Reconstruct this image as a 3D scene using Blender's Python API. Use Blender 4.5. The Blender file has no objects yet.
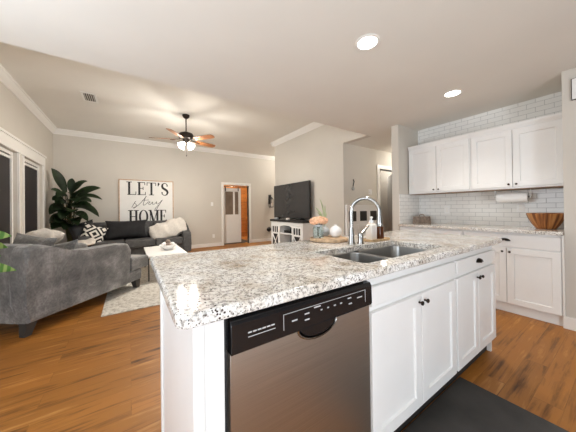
import bpy, bmesh, math, random
from mathutils import Vector, Matrix
random.seed(7)
sc = bpy.context.scene
COL = sc.collection
PI = math.pi
EYE = 1.165

# ------------------------------------------------------------------ camera
cam = bpy.data.cameras.new('camera'); co = bpy.data.objects.new('camera', cam); COL.objects.link(co)
cam.sensor_width = 36.0; cam.sensor_fit = 'HORIZONTAL'
cam.lens = 36.0 * 235.797 / 576; cam.shift_y = -8.4925 / 576; cam.clip_start = 0.02
def cam_axes(yaw, pitch, roll):
    f = Vector((math.sin(yaw), math.cos(yaw), 0)); r = Vector((math.cos(yaw), -math.sin(yaw), 0)); u = Vector((0, 0, 1))
    f2 = f*math.cos(pitch) - u*math.sin(pitch); u2 = f*math.sin(pitch) + u*math.cos(pitch)
    r3 = r*math.cos(roll) + u2*math.sin(roll); u3 = u2*math.cos(roll) - r*math.sin(roll)
    return r3, u3, f2
cr, cu, cf = cam_axes(math.radians(33.8802), math.radians(-.29519), math.radians(-.67243))
co.matrix_world = Matrix(((cr.x, cu.x, -cf.x, 0), (cr.y, cu.y, -cf.y, 0), (cr.z, cu.z, -cf.z, EYE), (0, 0, 0, 1)))
sc.camera = co

# ------------------------------------------------------------------ world, daylight, exposure
sc.view_settings.view_transform = 'Standard'; sc.view_settings.look = 'None'
sc.view_settings.gamma = 1.0; sc.view_settings.use_curve_mapping = False
sc.view_settings.exposure = 1.0
w = bpy.data.worlds.new('sky'); sc.world = w; w.use_nodes = True
bg = w.node_tree.nodes['Background']; bg.inputs[0].default_value = (.75, .86, 1, 1); bg.inputs[1].default_value = 1.0
try:
    sc.cycles.use_denoising = True
    sc.cycles.max_bounces = 10; sc.cycles.diffuse_bounces = 6
    sc.cycles.sample_clamp_indirect = 6
except Exception: pass
def area(name, loc, rot, sx, sy, power, col=(1, 1, 1), shape='RECTANGLE', spread=PI):
    l = bpy.data.lights.new(name, 'AREA'); l.shape = shape; l.size = sx; l.size_y = sy; l.energy = power; l.color = col; l.spread = spread
    o = bpy.data.objects.new(name, l); COL.objects.link(o); o.location = loc; o.rotation_euler = rot
    return o
# added fill lights, unseen, shining through invented openings behind and left of the camera
area('fill_front', (-.35, -2.95, 1.25), (math.radians(90), 0, 0), 1.9, 2.0, 8, (.86, .93, 1))
area('fill_front_upward', (-.35, -3.3, 0.05), (math.radians(125), 0, 0), 1.9, 1.2, 120, (.84, .92, 1))   # added fill aimed up through the front opening to brighten the ceiling
area('fill_left', (-1.75, 1.0, 1.4), (math.radians(90), 0, math.radians(-90)), 2.0, 1.3, 17, (.86, .93, 1))
area('fill_left_upward', (-2.1, 1.0, 0.25), (math.radians(125), 0, math.radians(-90)), 2.2, 1.2, 36, (.84, .92, 1))  # second added left fill, aimed up to brighten the ceiling

CAN_POWER, FAN_POWER = 7.0, 9.5
WARM = (1, .94, .86)

# ------------------------------------------------------------------ materials
def new_mat(name):
    m = bpy.data.materials.new(name); m.use_nodes = True
    return m, m.node_tree, m.node_tree.nodes['Principled BSDF']
def N(nt, t, **kw):
    n = nt.nodes.new(t)
    for k, v in kw.items():
        if k in n.inputs: n.inputs[k].default_value = v
        else: setattr(n, k, v)
    return n
def ramp(nt, stops):
    n = nt.nodes.new('ShaderNodeValToRGB'); e = n.color_ramp.elements
    while len(e) < len(stops): e.new(0.5)
    for i, (p, c) in enumerate(stops):
        e[i].position = p; e[i].color = (*c, 1)
    return n
def coords(nt, kind='Object', scale=(1, 1, 1), rot=(0, 0, 0)):
    t = nt.nodes.new('ShaderNodeTexCoord'); mp = nt.nodes.new('ShaderNodeMapping')
    mp.inputs['Scale'].default_value = scale; mp.inputs['Rotation'].default_value = rot
    nt.links.new(t.outputs[kind], mp.inputs['Vector']); return mp
def bump(nt, b, height, strength=.1, dist=.002):
    n = N(nt, 'ShaderNodeBump', Strength=strength, Distance=dist)
    nt.links.new(height, n.inputs['Height']); nt.links.new(n.outputs[0], b.inputs['Normal'])
def plain(name, col, rough=.5, metal=0, var=.05, scale=8, bmp=0, bscale=200, emit=None, strength=0, **kw):
    m, nt, b = new_mat(name)
    mp = coords(nt)
    n = N(nt, 'ShaderNodeTexNoise', Scale=scale, Detail=3.0); nt.links.new(mp.outputs[0], n.inputs['Vector'])
    r = ramp(nt, [(.3, tuple(max(0, c*(1-var)) for c in col)), (.7, tuple(min(1, c*(1+var)) for c in col))])
    nt.links.new(n.outputs[0], r.inputs[0]); nt.links.new(r.outputs[0], b.inputs['Base Color'])
    b.inputs['Roughness'].default_value = rough; b.inputs['Metallic'].default_value = metal
    if emit:
        b.inputs['Emission Color'].default_value = (*emit, 1); b.inputs['Emission Strength'].default_value = strength
    if bmp:
        n2 = N(nt, 'ShaderNodeTexNoise', Scale=bscale, Detail=2.0); nt.links.new(mp.outputs[0], n2.inputs['Vector'])
        bump(nt, b, n2.outputs[0], bmp)
    for k, v in kw.items(): b.inputs[k].default_value = v
    return m
M = {}
M['wall'] = plain('greige wall paint', (.625, .59, .53), .7, var=.015, scale=2, bmp=.08, bscale=120)
M['wall_grey'] = M['wall']
M['ceil'] = plain('ceiling paint', (.78, .755, .70), .8, var=.015, scale=2, bmp=.1, bscale=90)
M['trim'] = plain('white trim paint', (.84, .825, .79), .35, var=.01)
M['cab'] = plain('white cabinet paint', (.83, .83, .82), .32, var=.01)
M['cab_in'] = plain('cabinet shadow gap', (.30, .30, .30), .6)
M['black'] = plain('black gloss plastic', (.012, .012, .013), .18, var=.1)
M['dark'] = plain('black matte', (.015, .014, .014), .55, var=.1)
M['toe'] = plain('dark toe kick', (.02, .018, .017), .6)
M['bronze'] = plain('oil rubbed bronze', (.035, .026, .02), .35, .7)
M['chrome'] = plain('chrome', (.38, .375, .36), .18, 1.0, var=.02)
M['basin'] = plain('brushed sink steel', (.40, .395, .38), .33, 1.0, var=.03, scale=30)
M['mark'] = plain('pale print', (.55, .55, .55), .5)
M['white'] = plain('white plastic', (.85, .85, .84), .4, var=.01)
M['undertan'] = plain('raw wood underside', (.30, .21, .14), .7, var=.1)
M['wall_dim'] = plain('darkened front wall', (.17, .125, .09), .6, var=.25, scale=5)  # dark tone invented for the unseen front wall, to dim the dishwasher's reflection
M['paper'] = plain('paper towel', (.88, .88, .87), .9, var=.02, bmp=.3, bscale=60)
M['ceramic'] = plain('white ceramic', (.84, .83, .81), .25, var=.02)
M['ceramic_grey'] = plain('blue grey ceramic', (.45, .48, .50), .3, var=.12, scale=14)
M['can'] = plain('lit lens', (1, 1, 1), .5, emit=(1, .96, .9), strength=9)
M['bulbshade'] = plain('lit frosted glass', (1, 1, 1), .4, emit=(1, .95, .86), strength=7)
M['smoke'] = plain('smoky brown pane', (.22, .165, .12), .25, var=.3, scale=3)
M['screen'] = plain('tv screen', (.026, .026, .028), .2, var=.1)
M['shade'] = plain('dark window shade', (.014, .010, .011), .6, var=.3, scale=3)
M['charcoal'] = plain('charcoal sofa fabric', (.078, .077, .078), .95, var=.25, scale=14, bmp=.3, bscale=400)
M['blackfab'] = plain('black cushion fabric', (.015, .015, .017), .9, var=.3, bmp=.4, bscale=300)
M['gloss'] = plain('black satin fabric', (.012, .013, .016), .35, var=.3)
M['fur'] = plain('cream fleece', (.64, .60, .545), 1, var=.10, scale=40, bmp=1.0, bscale=70)
M['mat'] = plain('dark grey rubber mat', (.045, .042, .039), .75, var=.28, scale=5, bmp=.5, bscale=300)
M['gold'] = plain('brass', (.45, .30, .14), .35, 1.0)
M['leafdark'] = plain('dark green leaf', (.030, .058, .022), .38, var=.55, scale=6)
M['stem'] = plain('plant stem', (.10, .10, .035), .6, var=.3)
M['peach'] = plain('peach petals', (.80, .46, .29), .8, var=.35, scale=70)
M['sprig'] = plain('pale green sprig', (.48, .54, .33), .6, var=.2)
M['glassy'] = plain('bottle glass clear', (.86, .80, .72), .12, var=.02)
M['label'] = plain('bottle label', (.80, .74, .70), .5)
M['amber'] = plain('amber glass', (.085, .022, .004), .06, var=.3)
M['pot'] = plain('dark planter', (.05, .045, .04), .6)
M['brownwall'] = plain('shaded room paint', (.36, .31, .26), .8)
M['brownfurn'] = plain('brown furniture', (.18, .07, .04), .5, var=.3)
M['vent'] = plain('vent metal', (.55, .51, .46), .5)
M['frame_oak'] = plain('light oak frame', (.55, .38, .25), .6, var=.2, scale=20)
M['ink'] = plain('dark paint lettering', (.02, .02, .02), .7)
M['canvas'] = plain('white sign board', (.86, .85, .82), .7, var=.02)

def glass_mat():
    m, nt, b = new_mat('jar glass'); b.inputs['Base Color'].default_value = (.82, .9, .88, 1)
    b.inputs['Roughness'].default_value = .05; b.inputs['Transmission Weight'].default_value = .92; b.inputs['IOR'].default_value = 1.3
    return m
M['glass'] = glass_mat()

def granite_mat():
    m, nt, b = new_mat('speckled granite'); L = nt.links.new
    mp = coords(nt)
    n1 = N(nt, 'ShaderNodeTexNoise', Scale=7.0, Detail=4.0, Roughness=.6); L(mp.outputs[0], n1.inputs['Vector'])
    base = ramp(nt, [(.28, (.48, .39, .29)), (.44, (.77, .725, .66)), (.60, (.88, .87, .845))]); L(n1.outputs[0], base.inputs[0])
    n2 = N(nt, 'ShaderNodeTexNoise', Scale=75.0, Detail=5.0, Roughness=.75); L(mp.outputs[0], n2.inputs['Vector'])
    g = ramp(nt, [(.40, (.24, .225, .21)), (.47, (.68, .66, .64)), (.54, (1, 1, 1))]); L(n2.outputs[0], g.inputs[0])
    mx = N(nt, 'ShaderNodeMix', data_type='RGBA', blend_type='MULTIPLY'); mx.inputs[0].default_value = .85
    L(base.outputs[0], mx.inputs[6]); L(g.outputs[0], mx.inputs[7])
    v = N(nt, 'ShaderNodeTexVoronoi', Scale=105.0); v.inputs['Randomness'].default_value = 1; L(mp.outputs[0], v.inputs['Vector'])
    n3 = N(nt, 'ShaderNodeTexNoise', Scale=16.0, Detail=2.0); L(mp.outputs[0], n3.inputs['Vector'])
    ad = N(nt, 'ShaderNodeMath', operation='MULTIPLY_ADD'); ad.inputs[1].default_value = -.55; L(n3.outputs[0], ad.inputs[0]); L(v.outputs['Distance'], ad.inputs[2])
    sp = ramp(nt, [(0.0, (1, 1, 1)), (.05, (0, 0, 0))]); 
    ad2 = N(nt, 'ShaderNodeMath', operation='ADD'); ad2.inputs[1].default_value = .085; L(ad.outputs[0], ad2.inputs[0]); L(ad2.outputs[0], sp.inputs[0])
    mx2 = N(nt, 'ShaderNodeMix', data_type='RGBA'); L(sp.outputs[0], mx2.inputs[0]); L(mx.outputs[2], mx2.inputs[6]); mx2.inputs[7].default_value = (.055, .04, .033, 1)
    L(mx2.outputs[2], b.inputs['Base Color']); b.inputs['Roughness'].default_value = .07; b.inputs['Specular IOR Level'].default_value = .4
    return m
M['granite'] = granite_mat()

def floor_mat(name, dark, mid, light, rough=.32, plank=.125, length=1.25, streak=11, mscale=(1, 1, 1), rot=(0, 0, 0)):
    m, nt, b = new_mat(name); L = nt.links.new
    mp = coords(nt, 'Object', mscale, rot)
    br = N(nt, 'ShaderNodeTexBrick', offset=.37, offset_frequency=2, Scale=1.0)
    br.inputs['Brick Width'].default_value = length; br.inputs['Row Height'].default_value = plank
    br.inputs['Mortar Size'].default_value = .0018; br.inputs['Mortar Smooth'].default_value = .2
    br.inputs['Color1'].default_value = (0, 0, 0, 1); br.inputs['Color2'].default_value = (1, 1, 1, 1); br.inputs['Mortar'].default_value = (.5, .5, .5, 1)
    L(mp.outputs[0], br.inputs['Vector'])
    off = N(nt, 'ShaderNodeVectorMath', operation='MULTIPLY_ADD'); L(br.outputs['Color'], off.inputs[0]); off.inputs[1].default_value = (5, 3, 0); L(mp.outputs[0], off.inputs[2])
    st = N(nt, 'ShaderNodeMapping'); st.inputs['Scale'].default_value = (1.0, streak*1.35, 1); L(off.outputs[0], st.inputs['Vector'])
    n = N(nt, 'ShaderNodeTexNoise', Scale=1.6, Detail=7.0, Roughness=.62); n.inputs['Distortion'].default_value = .5; L(st.outputs[0], n.inputs['Vector'])
    st2 = N(nt, 'ShaderNodeMapping'); st2.inputs['Scale'].default_value = (1.7, 5.0, 1); L(off.outputs[0], st2.inputs['Vector'])
    n2 = N(nt, 'ShaderNodeTexNoise', Scale=1.4, Detail=4.0, Roughness=.55); L(st2.outputs[0], n2.inputs['Vector'])
    ad = N(nt, 'ShaderNodeMath', operation='MULTIPLY_ADD'); ad.inputs[1].default_value = .62; L(n.outputs[0], ad.inputs[0])
    hm = N(nt, 'ShaderNodeMath', operation='MULTIPLY'); hm.inputs[1].default_value = .38; L(n2.outputs[0], hm.inputs[0]); L(hm.outputs[0], ad.inputs[2])
    r = ramp(nt, [(.34, dark), (.48, mid), (.55, mid), (.66, light)]); L(ad.outputs[0], r.inputs[0])
    tone = N(nt, 'ShaderNodeMapRange'); tone.inputs[3].default_value = .86; tone.inputs[4].default_value = 1.12; L(br.outputs['Color'], tone.inputs[0])
    hv = N(nt, 'ShaderNodeHueSaturation'); L(tone.outputs[0], hv.inputs['Value']); L(r.outputs[0], hv.inputs['Color'])
    mx = N(nt, 'ShaderNodeMix', data_type='RGBA'); fm = N(nt, 'ShaderNodeMath', operation='MULTIPLY'); fm.inputs[1].default_value = .3
    L(br.outputs['Fac'], fm.inputs[0]); L(fm.outputs[0], mx.inputs[0]); L(hv.outputs[0], mx.inputs[6]); mx.inputs[7].default_value = (*[c*.6 for c in dark], 1)
    L(mx.outputs[2], b.inputs['Base Color']); b.inputs['Roughness'].default_value = rough; b.inputs['Specular IOR Level'].default_value = .3
    bump(nt, b, n.outputs[0], .08, .002)
    return m
M['floor'] = floor_mat('wood plank floor', (.085, .032, .008), (.37, .148, .028), (.57, .275, .075), .42)
M['plank'] = floor_mat('warm wood planks', (.10, .03, .008), (.38, .14, .03), (.55, .25, .07), .5, .14, 1.6, 9, rot=(math.radians(90), 0, 0))
M['bladewood'] = floor_mat('fan blade wood', (.07, .025, .01), (.22, .085, .03), (.34, .15, .06), .35, 3, 6, 12)
M['slice'] = plain('rustic wood slice', (.48, .33, .20), .7, var=.4, scale=30)
M['traywood'] = plain('tray wood', (.52, .36, .20), .6, var=.3, scale=30)
M['boxwood'] = plain('weathered wood', (.26, .20, .16), .75, var=.4, scale=25)

def bowl_mat():
    m, nt, b = new_mat('acacia bowl wood'); L = nt.links.new
    t = nt.nodes.new('ShaderNodeTexCoord'); sx = nt.nodes.new('ShaderNodeSeparateXYZ'); L(t.outputs['Object'], sx.inputs[0])
    at = N(nt, 'ShaderNodeMath', operation='ARCTAN2'); L(sx.outputs[1], at.inputs[0]); L(sx.outputs[0], at.inputs[1])
    ml = N(nt, 'ShaderNodeMath', operation='MULTIPLY'); ml.inputs[1].default_value = 3.3; L(at.outputs[0], ml.inputs[0])
    cx = N(nt, 'ShaderNodeCombineXYZ'); L(ml.outputs[0], cx.inputs[0]); zz = N(nt, 'ShaderNodeMath', operation='MULTIPLY'); zz.inputs[1].default_value = 1.5; L(sx.outputs[2], zz.inputs[0]); L(zz.outputs[0], cx.inputs[2])
    n = N(nt, 'ShaderNodeTexNoise', Scale=1.6, Detail=4.0); L(cx.outputs[0], n.inputs['Vector'])
    r = ramp(nt, [(.36, (.12, .035, .008)), (.5, (.36, .13, .03)), (.64, (.55, .27, .09))]); L(n.outputs[0], r.inputs[0])
    L(r.outputs[0], b.inputs['Base Color']); b.inputs['Roughness'].default_value = .35
    return m
M['bowl'] = bowl_mat()

def tile_mat(axis):
    m, nt, b = new_mat('white subway tile ' + axis); L = nt.links.new
    t = nt.nodes.new('ShaderNodeTexCoord'); sx = nt.nodes.new('ShaderNodeSeparateXYZ'); L(t.outputs['Object'], sx.inputs[0])
    cx = nt.nodes.new('ShaderNodeCombineXYZ'); L(sx.outputs['Y' if axis == 'y' else 'X'], cx.inputs[0]); L(sx.outputs['Z'], cx.inputs[1])
    br = N(nt, 'ShaderNodeTexBrick', Scale=1.0, offset=.5)
    br.inputs['Brick Width'].default_value = .150; br.inputs['Row Height'].default_value = .057; br.inputs['Mortar Size'].default_value = .0022; br.inputs['Mortar Smooth'].default_value = .1
    br.inputs['Color1'].default_value = (.86, .855, .83, 1); br.inputs['Color2'].default_value = (.83, .825, .80, 1); br.inputs['Mortar'].default_value = (.47, .47, .46, 1)
    L(cx.outputs[0], br.inputs['Vector']); L(br.outputs['Color'], b.inputs['Base Color'])
    rr = N(nt, 'ShaderNodeMapRange'); rr.inputs[3].default_value = .16; rr.inputs[4].default_value = .7; L(br.outputs['Fac'], rr.inputs[0]); L(rr.outputs[0], b.inputs['Roughness'])
    iv = N(nt, 'ShaderNodeMath', operation='SUBTRACT'); iv.inputs[0].default_value = 1; L(br.outputs['Fac'], iv.inputs[1]); bump(nt, b, iv.outputs[0], .4, .002)
    return m
M['tile_y'] = tile_mat('y'); M['tile_x'] = tile_mat('x')

def steel_mat():
    m, nt, b = new_mat('brushed stainless'); L = nt.links.new
    mp = coords(nt, 'Object', (1, 1, 260)); n = N(nt, 'ShaderNodeTexNoise', Scale=2.0, Detail=3.0); L(mp.outputs[0], n.inputs['Vector'])
    r = ramp(nt, [(.3, (.40, .365, .32)), (.7, (.50, .46, .41))]); L(n.outputs[0], r.inputs[0]); L(r.outputs[0], b.inputs['Base Color'])  # base tinted warm: the wood floor's reflection is put into the colour
    b.inputs['Metallic'].default_value = 1; b.inputs['Roughness'].default_value = .42; b.inputs['Anisotropic'].default_value = .5
    bump(nt, b, n.outputs[0], .02, .001)
    return m
M['steel'] = steel_mat()

def velvet_mat():
    m, nt, b = new_mat('grey velvet upholstery'); L = nt.links.new
    mp = coords(nt); n = N(nt, 'ShaderNodeTexNoise', Scale=3.5, Detail=5.0, Roughness=.65); L(mp.outputs[0], n.inputs['Vector'])
    r = ramp(nt, [(.33, (.095, .095, .095)), (.50, (.19, .187, .183)), (.70, (.40, .39, .375))]); L(n.outputs[0], r.inputs[0])
    n2 = N(nt, 'ShaderNodeTexNoise', Scale=55.0, Detail=3.0); L(mp.outputs[0], n2.inputs['Vector'])
    r2 = ramp(nt, [(.35, (.72, .72, .72)), (.65, (1, 1, 1))]); L(n2.outputs[0], r2.inputs[0])
    mx = N(nt, 'ShaderNodeMix', data_type='RGBA', blend_type='MULTIPLY'); mx.inputs[0].default_value = 1; L(r.outputs[0], mx.inputs[6]); L(r2.outputs[0], mx.inputs[7])
    L(mx.outputs[2], b.inputs['Base Color']); b.inputs['Roughness'].default_value = .9; b.inputs['Sheen Weight'].default_value = .35
    bump(nt, b, n2.outputs[0], .25, .003)
    return m
M['velvet'] = velvet_mat()

def rug_mat():
    m, nt, b = new_mat('cream woven rug'); L = nt.links.new
    mp = coords(nt); n = N(nt, 'ShaderNodeTexNoise', Scale=28.0, Detail=5.0, Roughness=.7); L(mp.outputs[0], n.inputs['Vector'])
    r = ramp(nt, [(.36, (.40, .36, .30)), (.5, (.64, .60, .53)), (.66, (.78, .75, .69))]); L(n.outputs[0], r.inputs[0]); L(r.outputs[0], b.inputs['Base Color'])
    b.inputs['Roughness'].default_value = 1; bump(nt, b, n.outputs[0], .5, .004)
    return m
M['rug'] = rug_mat()

def pattern_mat():
    m, nt, b = new_mat('black and white geometric weave'); L = nt.links.new
    t = nt.nodes.new('ShaderNodeTexCoord'); sx = nt.nodes.new('ShaderNodeSeparateXYZ'); L(t.outputs['Object'], sx.inputs[0])
    px = N(nt, 'ShaderNodeMath', operation='PINGPONG'); px.inputs[1].default_value = .15; L(sx.outputs[0], px.inputs[0])
    pz = N(nt, 'ShaderNodeMath', operation='PINGPONG'); pz.inputs[1].default_value = .15; L(sx.outputs[2], pz.inputs[0])
    ad = N(nt, 'ShaderNodeMath', operation='ADD'); L(px.outputs[0], ad.inputs[0]); L(pz.outputs[0], ad.inputs[1])
    ml = N(nt, 'ShaderNodeMath', operation='MULTIPLY'); ml.inputs[1].default_value = 10.0; L(ad.outputs[0], ml.inputs[0])
    fr = N(nt, 'ShaderNodeMath', operation='FRACT'); L(ml.outputs[0], fr.inputs[0])
    r = ramp(nt, [(.45, (.02, .02, .02)), (.52, (.80, .77, .71))]); L(fr.outputs[0], r.inputs[0]); L(r.outputs[0], b.inputs['Base Color']); b.inputs['Roughness'].default_value = .9
    return m
M['pattern'] = pattern_mat()

def variegated_mat():
    m, nt, b = new_mat('striped bright leaf'); L = nt.links.new
    t = nt.nodes.new('ShaderNodeTexCoord')
    wv = N(nt, 'ShaderNodeTexWave', Scale=11.0, Distortion=2.5); L(t.outputs['Object'], wv.inputs['Vector'])
    r = ramp(nt, [(.3, (.10, .24, .04)), (.75, (.34, .46, .14))]); L(wv.outputs[0], r.inputs[0]); L(r.outputs[0], b.inputs['Base Color']); b.inputs['Roughness'].default_value = .4
    return m
M['leafbright'] = variegated_mat()

# ------------------------------------------------------------------ helpers
def BM(): return bmesh.new()
def box(bm, x0, y0, z0, x1, y1, z1, b=0, seg=2):
    r = bmesh.ops.create_cube(bm, size=1.0); vs = r['verts']
    for v in vs:
        v.co = Vector(((x0+x1)/2 + v.co.x*(x1-x0), (y0+y1)/2 + v.co.y*(y1-y0), (z0+z1)/2 + v.co.z*(z1-z0)))
    if b:
        es = list({e for v in vs for e in v.link_edges})
        bmesh.ops.bevel(bm, geom=es, offset=b, segments=seg, affect='EDGES', profile=.5)
    return bm
def tube(bm, pts, r, n=12, caps=True):
    pts = [Vector(p) for p in pts]; rs = r if isinstance(r, (list, tuple)) else [r]*len(pts)
    rings = []; prev = None
    for i, p in enumerate(pts):
        a = pts[max(0, i-1)]; c = pts[min(len(pts)-1, i+1)]; t = (c-a).normalized()
        if prev is None:
            ref = Vector((0, 0, 1)) if abs(t.z) < .9 else Vector((1, 0, 0)); u = t.cross(ref).normalized()
        else: u = (prev - t*prev.dot(t)).normalized()
        prev = u; v = t.cross(u)
        rings.append([bm.verts.new(p + (u*math.cos(2*PI*k/n) + v*math.sin(2*PI*k/n))*rs[i]) for k in range(n)])
    for a, c in zip(rings, rings[1:]):
        for k in range(n): bm.faces.new((a[k], a[(k+1) % n], c[(k+1) % n], c[k]))
    if caps:
        bm.faces.new(rings[0][::-1]); bm.faces.new(rings[-1])
    return bm
def lathe(bm, prof, n=32, c=(0, 0, 0), M3=None):
    rings = []
    for r, z in prof:
        if r < 1e-6: ps = [Vector((0, 0, z))]
        else: ps = [Vector((r*math.cos(2*PI*k/n), r*math.sin(2*PI*k/n), z)) for k in range(n)]
        if M3 is not None: ps = [M3 @ p for p in ps]
        rings.append([bm.verts.new(p + Vector(c)) for p in ps])
    for a, b_ in zip(rings, rings[1:]):
        if len(a) == 1 and len(b_) == 1: continue
        for k in range(n):
            k2 = (k+1) % n
            if len(a) == 1: bm.faces.new((a[0], b_[k2], b_[k]))
            elif len(b_) == 1: bm.faces.new((a[k], a[k2], b_[0]))
            else: bm.faces.new((a[k], a[k2], b_[k2], b_[k]))
    return bm
def prism(bm, poly, d0, d1, fn, b=0, seg=3):
    lo = [bm.verts.new(fn(p[0], p[1], d0)) for p in poly]; hi = [bm.verts.new(fn(p[0], p[1], d1)) for p in poly]
    f0 = bm.faces.new(lo[::-1]); f1 = bm.faces.new(hi); n = len(poly)
    for k in range(n): bm.faces.new((lo[k], lo[(k+1) % n], hi[(k+1) % n], hi[k]))
    if b:
        es = list({e for e in f0.edges} | {e for e in f1.edges})
        bmesh.ops.bevel(bm, geom=es, offset=b, segments=seg, affect='EDGES', profile=.5)
    return bm
def rrect(cx, cy, hx, hy, r, n=6):
    out = []
    for sx, sy, a0 in ((1, 1, 0), (-1, 1, 90), (-1, -1, 180), (1, -1, 270)):
        for k in range(n+1):
            a = math.radians(a0 + 90*k/n); out.append((cx + sx*(hx-r) + r*math.cos(a), cy + sy*(hy-r) + r*math.sin(a)))
    return out
def loft(bm, loops, cap0=False, cap1=False):
    R = [[bm.verts.new(p) for p in lp] for lp in loops]; n = len(R[0])
    for a, c in zip(R, R[1:]):
        for k in range(n): bm.faces.new((a[k], a[(k+1) % n], c[(k+1) % n], c[k]))
    if cap0: bm.faces.new(R[0][::-1])
    if cap1: bm.faces.new(R[-1])
    return R
def smooth_by_angle(me, ang=40):
    for p in me.polygons: p.use_smooth = True
    try: me.set_sharp_from_angle(angle=math.radians(ang))
    except Exception: pass
def obj(name, bm, mat, parent=None, smooth=True, kind=None, label=None):
    bmesh.ops.recalc_face_normals(bm, faces=bm.faces[:])
    me = bpy.data.meshes.new(name); bm.to_mesh(me); bm.free()
    for m in (mat if isinstance(mat, (list, tuple)) else [mat]): me.materials.append(m)
    if smooth: smooth_by_angle(me)
    o = bpy.data.objects.new(name, me); COL.objects.link(o)
    if smooth:
        wn = o.modifiers.new('weighted_normal', 'WEIGHTED_NORMAL'); wn.keep_sharp = True; wn.weight = 80
    if parent: o.parent = parent
    if kind: o['kind'] = kind
    if label: o['label'] = label
    return o
def tag(o, label, cat, group=None):
    o['label'] = label; o['category'] = cat
    if group: o['group'] = group
    return o
def thing(name, label, cat, loc=(0, 0, 0), rz=0, group=None):
    o = bpy.data.objects.new(name, None); COL.objects.link(o); o.location = loc; o.rotation_euler = (0, 0, rz); o.empty_display_size = .1
    return tag(o, label, cat, group)
def children(o): return [c for c in bpy.data.objects if c.parent == o]
def dup(o, loc, rz=None, label=None, parent=None):
    c = o.copy(); COL.objects.link(c)
    if parent: c.parent = parent
    else:
        c.location = loc
        if rz is not None: c.rotation_euler = (0, 0, rz)
    if label: c['label'] = label
    for ch in children(o): dup(ch, None, parent=c)
    return c
def struct(name, bm, mat, parent=None, smooth=False): return obj(name, bm, mat, parent, smooth, 'structure')
def sbox(name, mat, *b): return struct(name, box(BM(), *b), mat)
def place(o, loc, rot=(0, 0, 0)): o.location = loc; o.rotation_euler = rot; return o

# ================================================================== SETTING
sbox('floor', M['floor'], -1.7, -2.8, -.12, 6.4, 9.8, 0)
KC = 2.44; LC = 3.075; SY = 2.655; LX = -1.46; BY = 7.52; TX = 3.48
sbox('ceiling_kitchen', M['ceil'], -1.6, -2.75, KC, 4.16, SY, LC+.12)
bm = BM(); box(bm, 3.60, SY, KC, 6.2, 3.34, LC+.12); box(bm, 4.16, 2.16, KC, 6.2, SY, LC+.12)
struct('ceiling_hall', bm, M['ceil'])
bm = BM(); box(bm, -1.6, SY, LC, 3.60, 7.64, LC+.12); box(bm, 3.60, 5.83, LC, 6.2, 7.64, LC+.12)
struct('ceiling_living', bm, M['ceil'])
# left wall with two window openings
bm = BM(); X0, X1 = -1.60, LX; ZS, ZT = .62, 2.095
W1, W2 = (4.28, 5.43), (5.66, 6.72)
K0 = (-.1, 2.1)          # added out-of-view opening that lets the left fill lights in
for y0, y1 in ((-2.75, K0[0]), (K0[1], W1[0]), (W1[1], W2[0]), (W2[1], 7.64)): box(bm, X0, y0, 0, X1, y1, LC)
for y0, y1 in (W1, W2): box(bm, X0, y0, 0, X1, y1, ZS); box(bm, X0, y0, ZT, X1, y1, LC)
box(bm, X0, K0[0], 0, X1, K0[1], .8); box(bm, X0, K0[0], 2.05, X1, K0[1], LC)
struct('wall_left', bm, M['wall'])
# back wall with doorway
D1 = (2.536, 3.415, 1.97)
bm = BM(); box(bm, -1.6, BY, 0, D1[0], BY+.12, LC); box(bm, D1[1], BY, 0, 6.2, BY+.12, LC); box(bm, D1[0], BY, D1[2], D1[1], BY+.12, LC)
struct('wall_back', bm, M['wall'])
bm = BM(); box(bm, TX, 3.22, 0, TX+.12, 5.83, LC); box(bm, TX, SY, KC, TX+.12, 3.22, LC); box(bm, TX+.12, 5.71, 0, 6.2, 5.83, LC)
struct('wall_television', bm, M['wall_grey'])
D2 = (4.62, 5.45, 2.03)
bm = BM(); box(bm, TX+.12, 3.22, 0, D2[0], 3.34, KC); box(bm, D2[1], 3.22, 0, 6.2, 3.34, KC); box(bm, D2[0], 3.22, D2[2], D2[1], 3.34, KC)
struct('wall_hall', bm, M['wall'])
sbox('wall_partition', M['wall'], 3.43, 2.05, 0, 6.2, 2.165, KC)
sbox('wall_kitchen', M['wall'], 4.02, .40, 0, 4.14, 2.05, KC)
sbox('wall_right', M['wall'], 3.43, -2.75, 0, 4.14, .40, KC)
sbox('wall_hall_end', M['wall'], 6.2, 2.05, 0, 6.32, 7.64, LC)
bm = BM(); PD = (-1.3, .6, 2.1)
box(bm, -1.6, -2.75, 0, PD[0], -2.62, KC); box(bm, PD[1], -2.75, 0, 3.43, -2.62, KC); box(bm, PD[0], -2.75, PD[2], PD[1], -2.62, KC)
struct('wall_front', bm, M['wall_dim'])
# tiles
sbox('trim_backsplash', M['tile_y'], 4.010, .40, .915, 4.020, 2.05, KC)
sbox('trim_backsplash_return', M['tile_x'], 3.43, 2.040, .915, 4.010, 2.05, 1.37)

# crown moulding
CP = [(0, -.115), (.012, -.115), (.018, -.098), (.045, -.070), (.072, -.028), (.088, -.020), (.092, 0), (0, 0)]
def crown(name, fn, d0, d1): struct(name, prism(BM(), CP, d0, d1, fn), M['trim'])
crown('trim_crown_left', lambda o, z, d: Vector((LX+o, d, LC+z)), SY, BY)
crown('trim_crown_back', lambda o, z, d: Vector((d, BY-o, LC+z)), LX, 6.2)
crown('trim_crown_television', lambda o, z, d: Vector((TX-o, d, LC+z)), SY, 5.92)
crown('trim_crown_corner', lambda o, z, d: Vector((d, 5.83+o, LC+z)), TX-.09, 6.2)
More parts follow.
